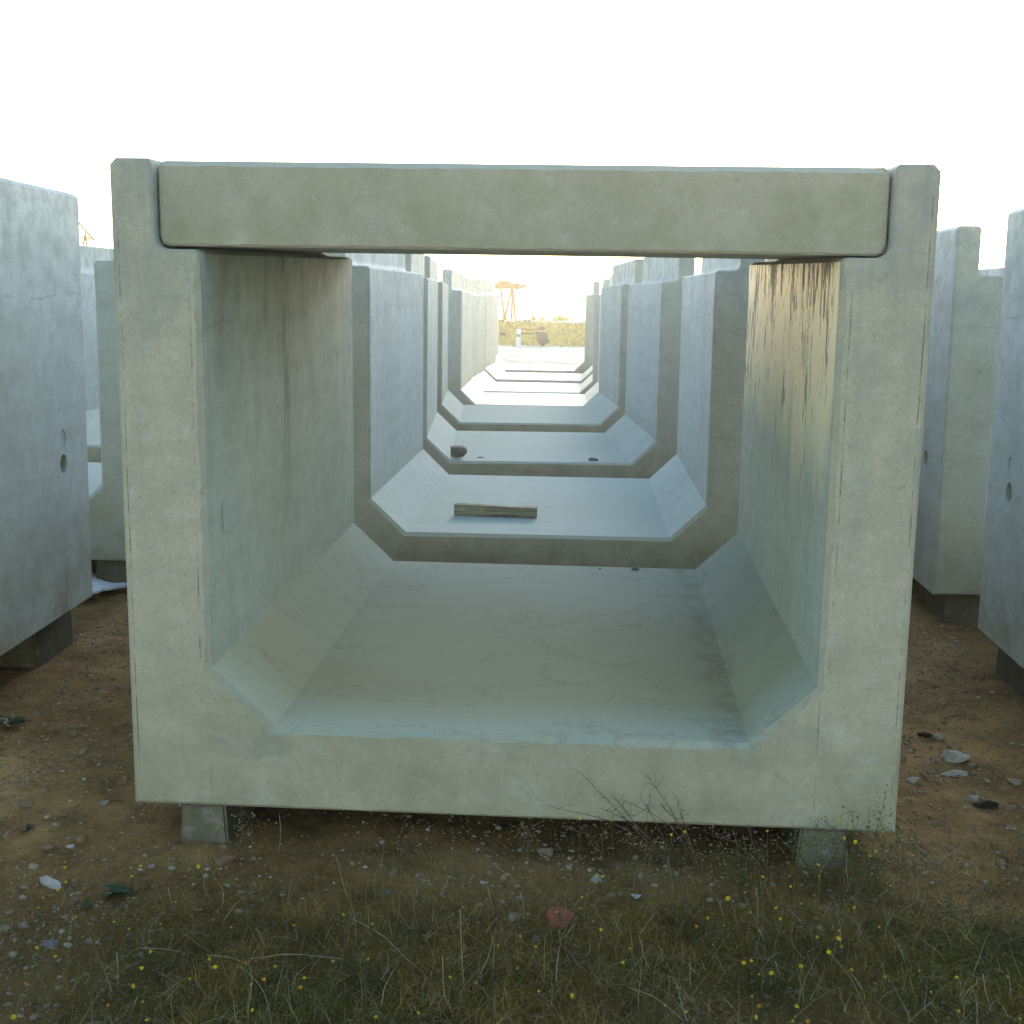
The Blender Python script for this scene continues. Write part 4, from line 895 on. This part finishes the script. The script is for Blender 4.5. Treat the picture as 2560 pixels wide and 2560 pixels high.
# rusty trestle (loading gantry) past the bank
def gantry(loc, w, h, label, yaw=0.0):
    root = empty('loading_gantry', loc, (0, 0, yaw))
    bm = bmesh.new(); bx(bm, (0, 0, h), (w, 1.0, .27)); bx(bm, (-.1 * w, 0, h + .17), (w * .5, .7, .12)); bmesh.ops.bevel(bm, geom=bm.edges[:], offset=.015, segments=1, affect='EDGES'); finish(bm, 'top_beam', M_RUST, root)
    bm = bmesh.new(); bmesh.ops.create_cone(bm, cap_ends=True, segments=16, radius1=.14, radius2=.14, depth=.28, matrix=Matrix.Translation((w * .52, 0, h)) @ Matrix.Rotation(math.pi / 2, 4, 'Y')); bmesh.ops.create_cone(bm, cap_ends=True, segments=16, radius1=.12, radius2=.03, depth=.26, matrix=Matrix.Translation((w * .52 + .26, 0, h)) @ Matrix.Rotation(math.pi / 2, 4, 'Y')); finish(bm, 'drive_motor', M_GREY, root)
    foot = -.10 * w
    for a, b in (((-.28 * w, 0, h - .1), (foot, 0, .2)), ((.20 * w, 0, h - .1), (foot, 0, .2)), ((.24 * w, 0, h - .1), (.47 * w, 0, -.8)), ((foot, 0, .22), (foot - .02, 0, -.8)), ((.20 * w, .3, h - .1), (.19 * w, .3, -.8))):
        bm = bmesh.new(); bar(bm, a, b, .055); finish(bm, 'leg', M_RUST, root)
    bm = bmesh.new(); bx(bm, (foot, 0, .2), (.2, .18, .14)); finish(bm, 'foot_joint', M_RUST, root)
    bm = bmesh.new(); bar(bm, (-.05 * w, 0, h + .2), (-.05 * w, 0, h + .62), .012); bx(bm, (-.05 * w, 0, h + .64), (.12, .06, .07)); finish(bm, 'mast', M_GREY, root)
    return tag(root, label, 'gantry', 'rusty loading gantries', 'thing')
a = on_y(1268, 715, 57); gantry((a[0], 57, a[2] - 1.66), 1.06, 1.66, 'far rusty gantry on splayed legs, framed in the tunnel of channels')
Y0 = 44
c0 = on_y(212, 640, Y0); root = empty('loading_gantry', (c0[0], Y0, gz(c0[0], Y0)))
def rel(px, py, dy=0): q = on_y(px, py, Y0); return (q[0] - c0[0], dy, q[2] - root.location.z)
for nm, a_, b_, r_ in (('boom', rel(186, 545), rel(236, 601), .04), ('strut', rel(200, 594), rel(230, 596), .03), ('leg', rel(213, 580), rel(203, 668), .03), ('leg', rel(213, 580), rel(224, 668), .03), ('brace', rel(203, 610), rel(222, 592), .02), ('leg', (rel(203, 668)[0], 0, rel(203, 668)[2]), (-.3, 0, -.04), .03), ('leg', rel(224, 668), (.35, 0, -.04), .03)):
    bm = bmesh.new(); bar(bm, a_, b_, r_); finish(bm, nm, M_RUST, root)
tag(root, 'far rusty frame with a sloping boom, glimpsed in the gap behind the frame-cut section', 'gantry', 'rusty loading gantries', 'thing')
# white pipe along the bank top with coupling and orange end
pz = on_y(1400, 806, 47.8); x0 = on_y(1244, 806, 47.8)[0]; x1 = on_y(1475, 806, 47.8)[0]
root = empty('long_pipe', (x0, 47.8, pz[2]))
for nm, a, b, r, m in (('pipe_run', .0, x1 - x0 + 3, .058, M_WHITE), ('coupling', on_y(1309, 806, 47.8)[0] - x0, on_y(1327, 806, 47.8)[0] - x0, .072, M_GREY), ('end_cap', -.35, .25, .066, M_RUST)):
    bm = bmesh.new(); tube(bm, [(a, 0, 0), (b, 0, 0)], r, r, 14); finish(bm, nm, m, root)
tag(root, 'long white pipe lying along the top of the yellow bank', 'pipe', None, 'thing')
# white bollard with a grey band
q = on_y(1296, 871, 44.5); root = empty('white_post', (q[0], 44.5, gz(q[0], 44.5)))
bm = bmesh.new(); tube(bm, [(0, 0, 0), (0, 0, .32), (0, 0, .35)], .085, .07, 14); finish(bm, 'lower_shaft', M_WHITE, root)
bm = bmesh.new(); tube(bm, [(0, 0, .35), (0, 0, .45)], .06, .06, 14); finish(bm, 'grey_band', M_GREY, root)
bm = bmesh.new(); tube(bm, [(0, 0, .45), (0, 0, .62), (0, 0, .64)], .088, .075, 14); finish(bm, 'upper_shaft', M_WHITE, root)
tag(root, 'white post with a grey band in front of the yellow bank', 'post', None, 'thing')
# dark bucket on a horizontal arm
q = on_y(1356, 866, 45.0); gq = gz(q[0], 45)
root = empty('loader_bucket', (q[0], 45.0, gq))
bm = bmesh.new(); prof_b = [(-.25, .56), (.15, .53), (.19, .30), (.26, .16), (.00, .0), (-.19, .18)]
vs = [bm.verts.new((x, -.22, z)) for x, z in prof_b]; vs2 = [bm.verts.new((x * .95, .3, z)) for x, z in prof_b]
bm.faces.new(vs); bm.faces.new(vs2[::-1])
for i in range(6): bm.faces.new((vs[i], vs[(i + 1) % 6], vs2[(i + 1) % 6], vs2[i]))
bmesh.ops.recalc_face_normals(bm, faces=bm.faces); bmesh.ops.bevel(bm, geom=bm.edges[:], offset=.02, segments=2, affect='EDGES'); finish(bm, 'bucket_shell', M_DARK, root)
bm = bmesh.new(); bx(bm, (-.02, 0, .66), (.22, .2, .14)); bmesh.ops.bevel(bm, geom=bm.edges[:], offset=.03, segments=2, affect='EDGES'); finish(bm, 'hitch', M_DARK, root)
bm = bmesh.new(); bx(bm, (-.55, 0, .62), (.95, .08, .055)); finish(bm, 'arm', M_RUST, root)
bm = bmesh.new(); bx(bm, (-.62, -.05, .46), (.62, .06, .05)); finish(bm, 'lower_arm', M_DARK, root)
tag(root, 'dark metal bucket on a horizontal arm before the yellow bank', 'bucket', None, 'thing')
q = on_y(1257, 836, 46.6); bm = bmesh.new(); bx(bm, (0, 0, 0), (.2, .02, .13), Matrix.Rotation(.6, 3, 'Y') @ Matrix.Rotation(-.4, 3, 'X')); o = finish(bm, 'rusty_plate', simple('brown_plate', (.10, .05, .03), .7, .3, .3, 9)); o.location = q
tag(o, 'small brown plate leaning on the yellow bank', 'plate', None, 'thing')
for px, py, l in ((1403, 869, 'dark stone at the foot of the bank beyond the bucket'), (1284, 869, 'dark stone at the foot of the white post')):
    q = on_y(px, py, 44.8); o = link('stone', rock_mesh('stone', .06, .05, .03, px, 2, 4), [ST['dark']]); o.location = (q[0], 44.8, gz(q[0], 44.8) + .01); tag(o, l, 'stone', None, 'thing')
# bush and thin shrubs beyond the bank
def bush(px, py, y, r, h, n, label, col):
    q = on_y(px, py, y); rg = np.random.default_rng(int(px)); root = empty('bush', (q[0], y, q[2] - h))
    c = rg.normal(size=(n, 3)) * np.array([r, r, h * .35]) * .6; c[:, 2] += h * .75; s = .05 + .05 * rg.random(n)
    u = rg.normal(size=(n, 3)); u /= np.linalg.norm(u, axis=1)[:, None]; v = np.cross(u, rg.normal(size=(n, 3))); v /= np.linalg.norm(v, axis=1)[:, None]; s = s[:, None]
    Vv = np.stack([c - u * s, c + v * s * .5, c + u * s, c - v * s * .5], 1)
    link('crown', np_mesh('crown', Vv.reshape(-1, 3), np.arange(4 * n).reshape(n, 4)), islands('bush_leaf', col), root)['kind'] = 'stuff'
    bm = bmesh.new()
    for k in range(5): tube(bm, [(0, 0, -.3), (rg.normal() * r * .3, rg.normal() * r * .3, h * .5), (rg.normal() * r * .6, rg.normal() * r * .6, h * .9)], .02, .008, 5)
    finish(bm, 'trunk', M_TWIG, root); return tag(root, label, 'bush', 'bushes past the bank', 'thing')
YG = [(.30, .34, .04), (.38, .40, .06), (.22, .28, .04)]
bush(1402, 795, 62, .34, .55, 500, 'roundest yellow-green bush past the bank', YG); bush(1334, 795, 62, .10, .4, 120, 'thin shrub past the bank nearest the rusty gantry', YG); bush(1355, 797, 62, .09, .32, 100, 'thin shrub past the bank between the others', YG)

# ------------------------------------------------------------------ thin haze added over the whole yard to make the far glare, sky outside it
hz = NT('glare_haze'); hz.t.nodes.remove(hz.b); pv = hz.n('ShaderNodeVolumePrincipled'); pv.inputs['Color'].default_value = (1, .94, .80, 1); pv.inputs['Density'].default_value = 0.0036; pv.inputs['Anisotropy'].default_value = 0.85
hz.t.links.new(pv.outputs[0], hz.t.nodes['Material Output'].inputs['Volume'])
bm = bmesh.new(); bmesh.ops.create_cube(bm, size=1, matrix=Matrix.Translation((0, 100, -16.75)) @ Matrix.Diagonal((2400, 2400, 46.5, 1))); me = bpy.data.meshes.new('haze'); bm.to_mesh(me); bm.free()
tag(link('haze', me, hz.m), 'thin bright haze added to spread the far glare', 'haze', None, 'stuff')
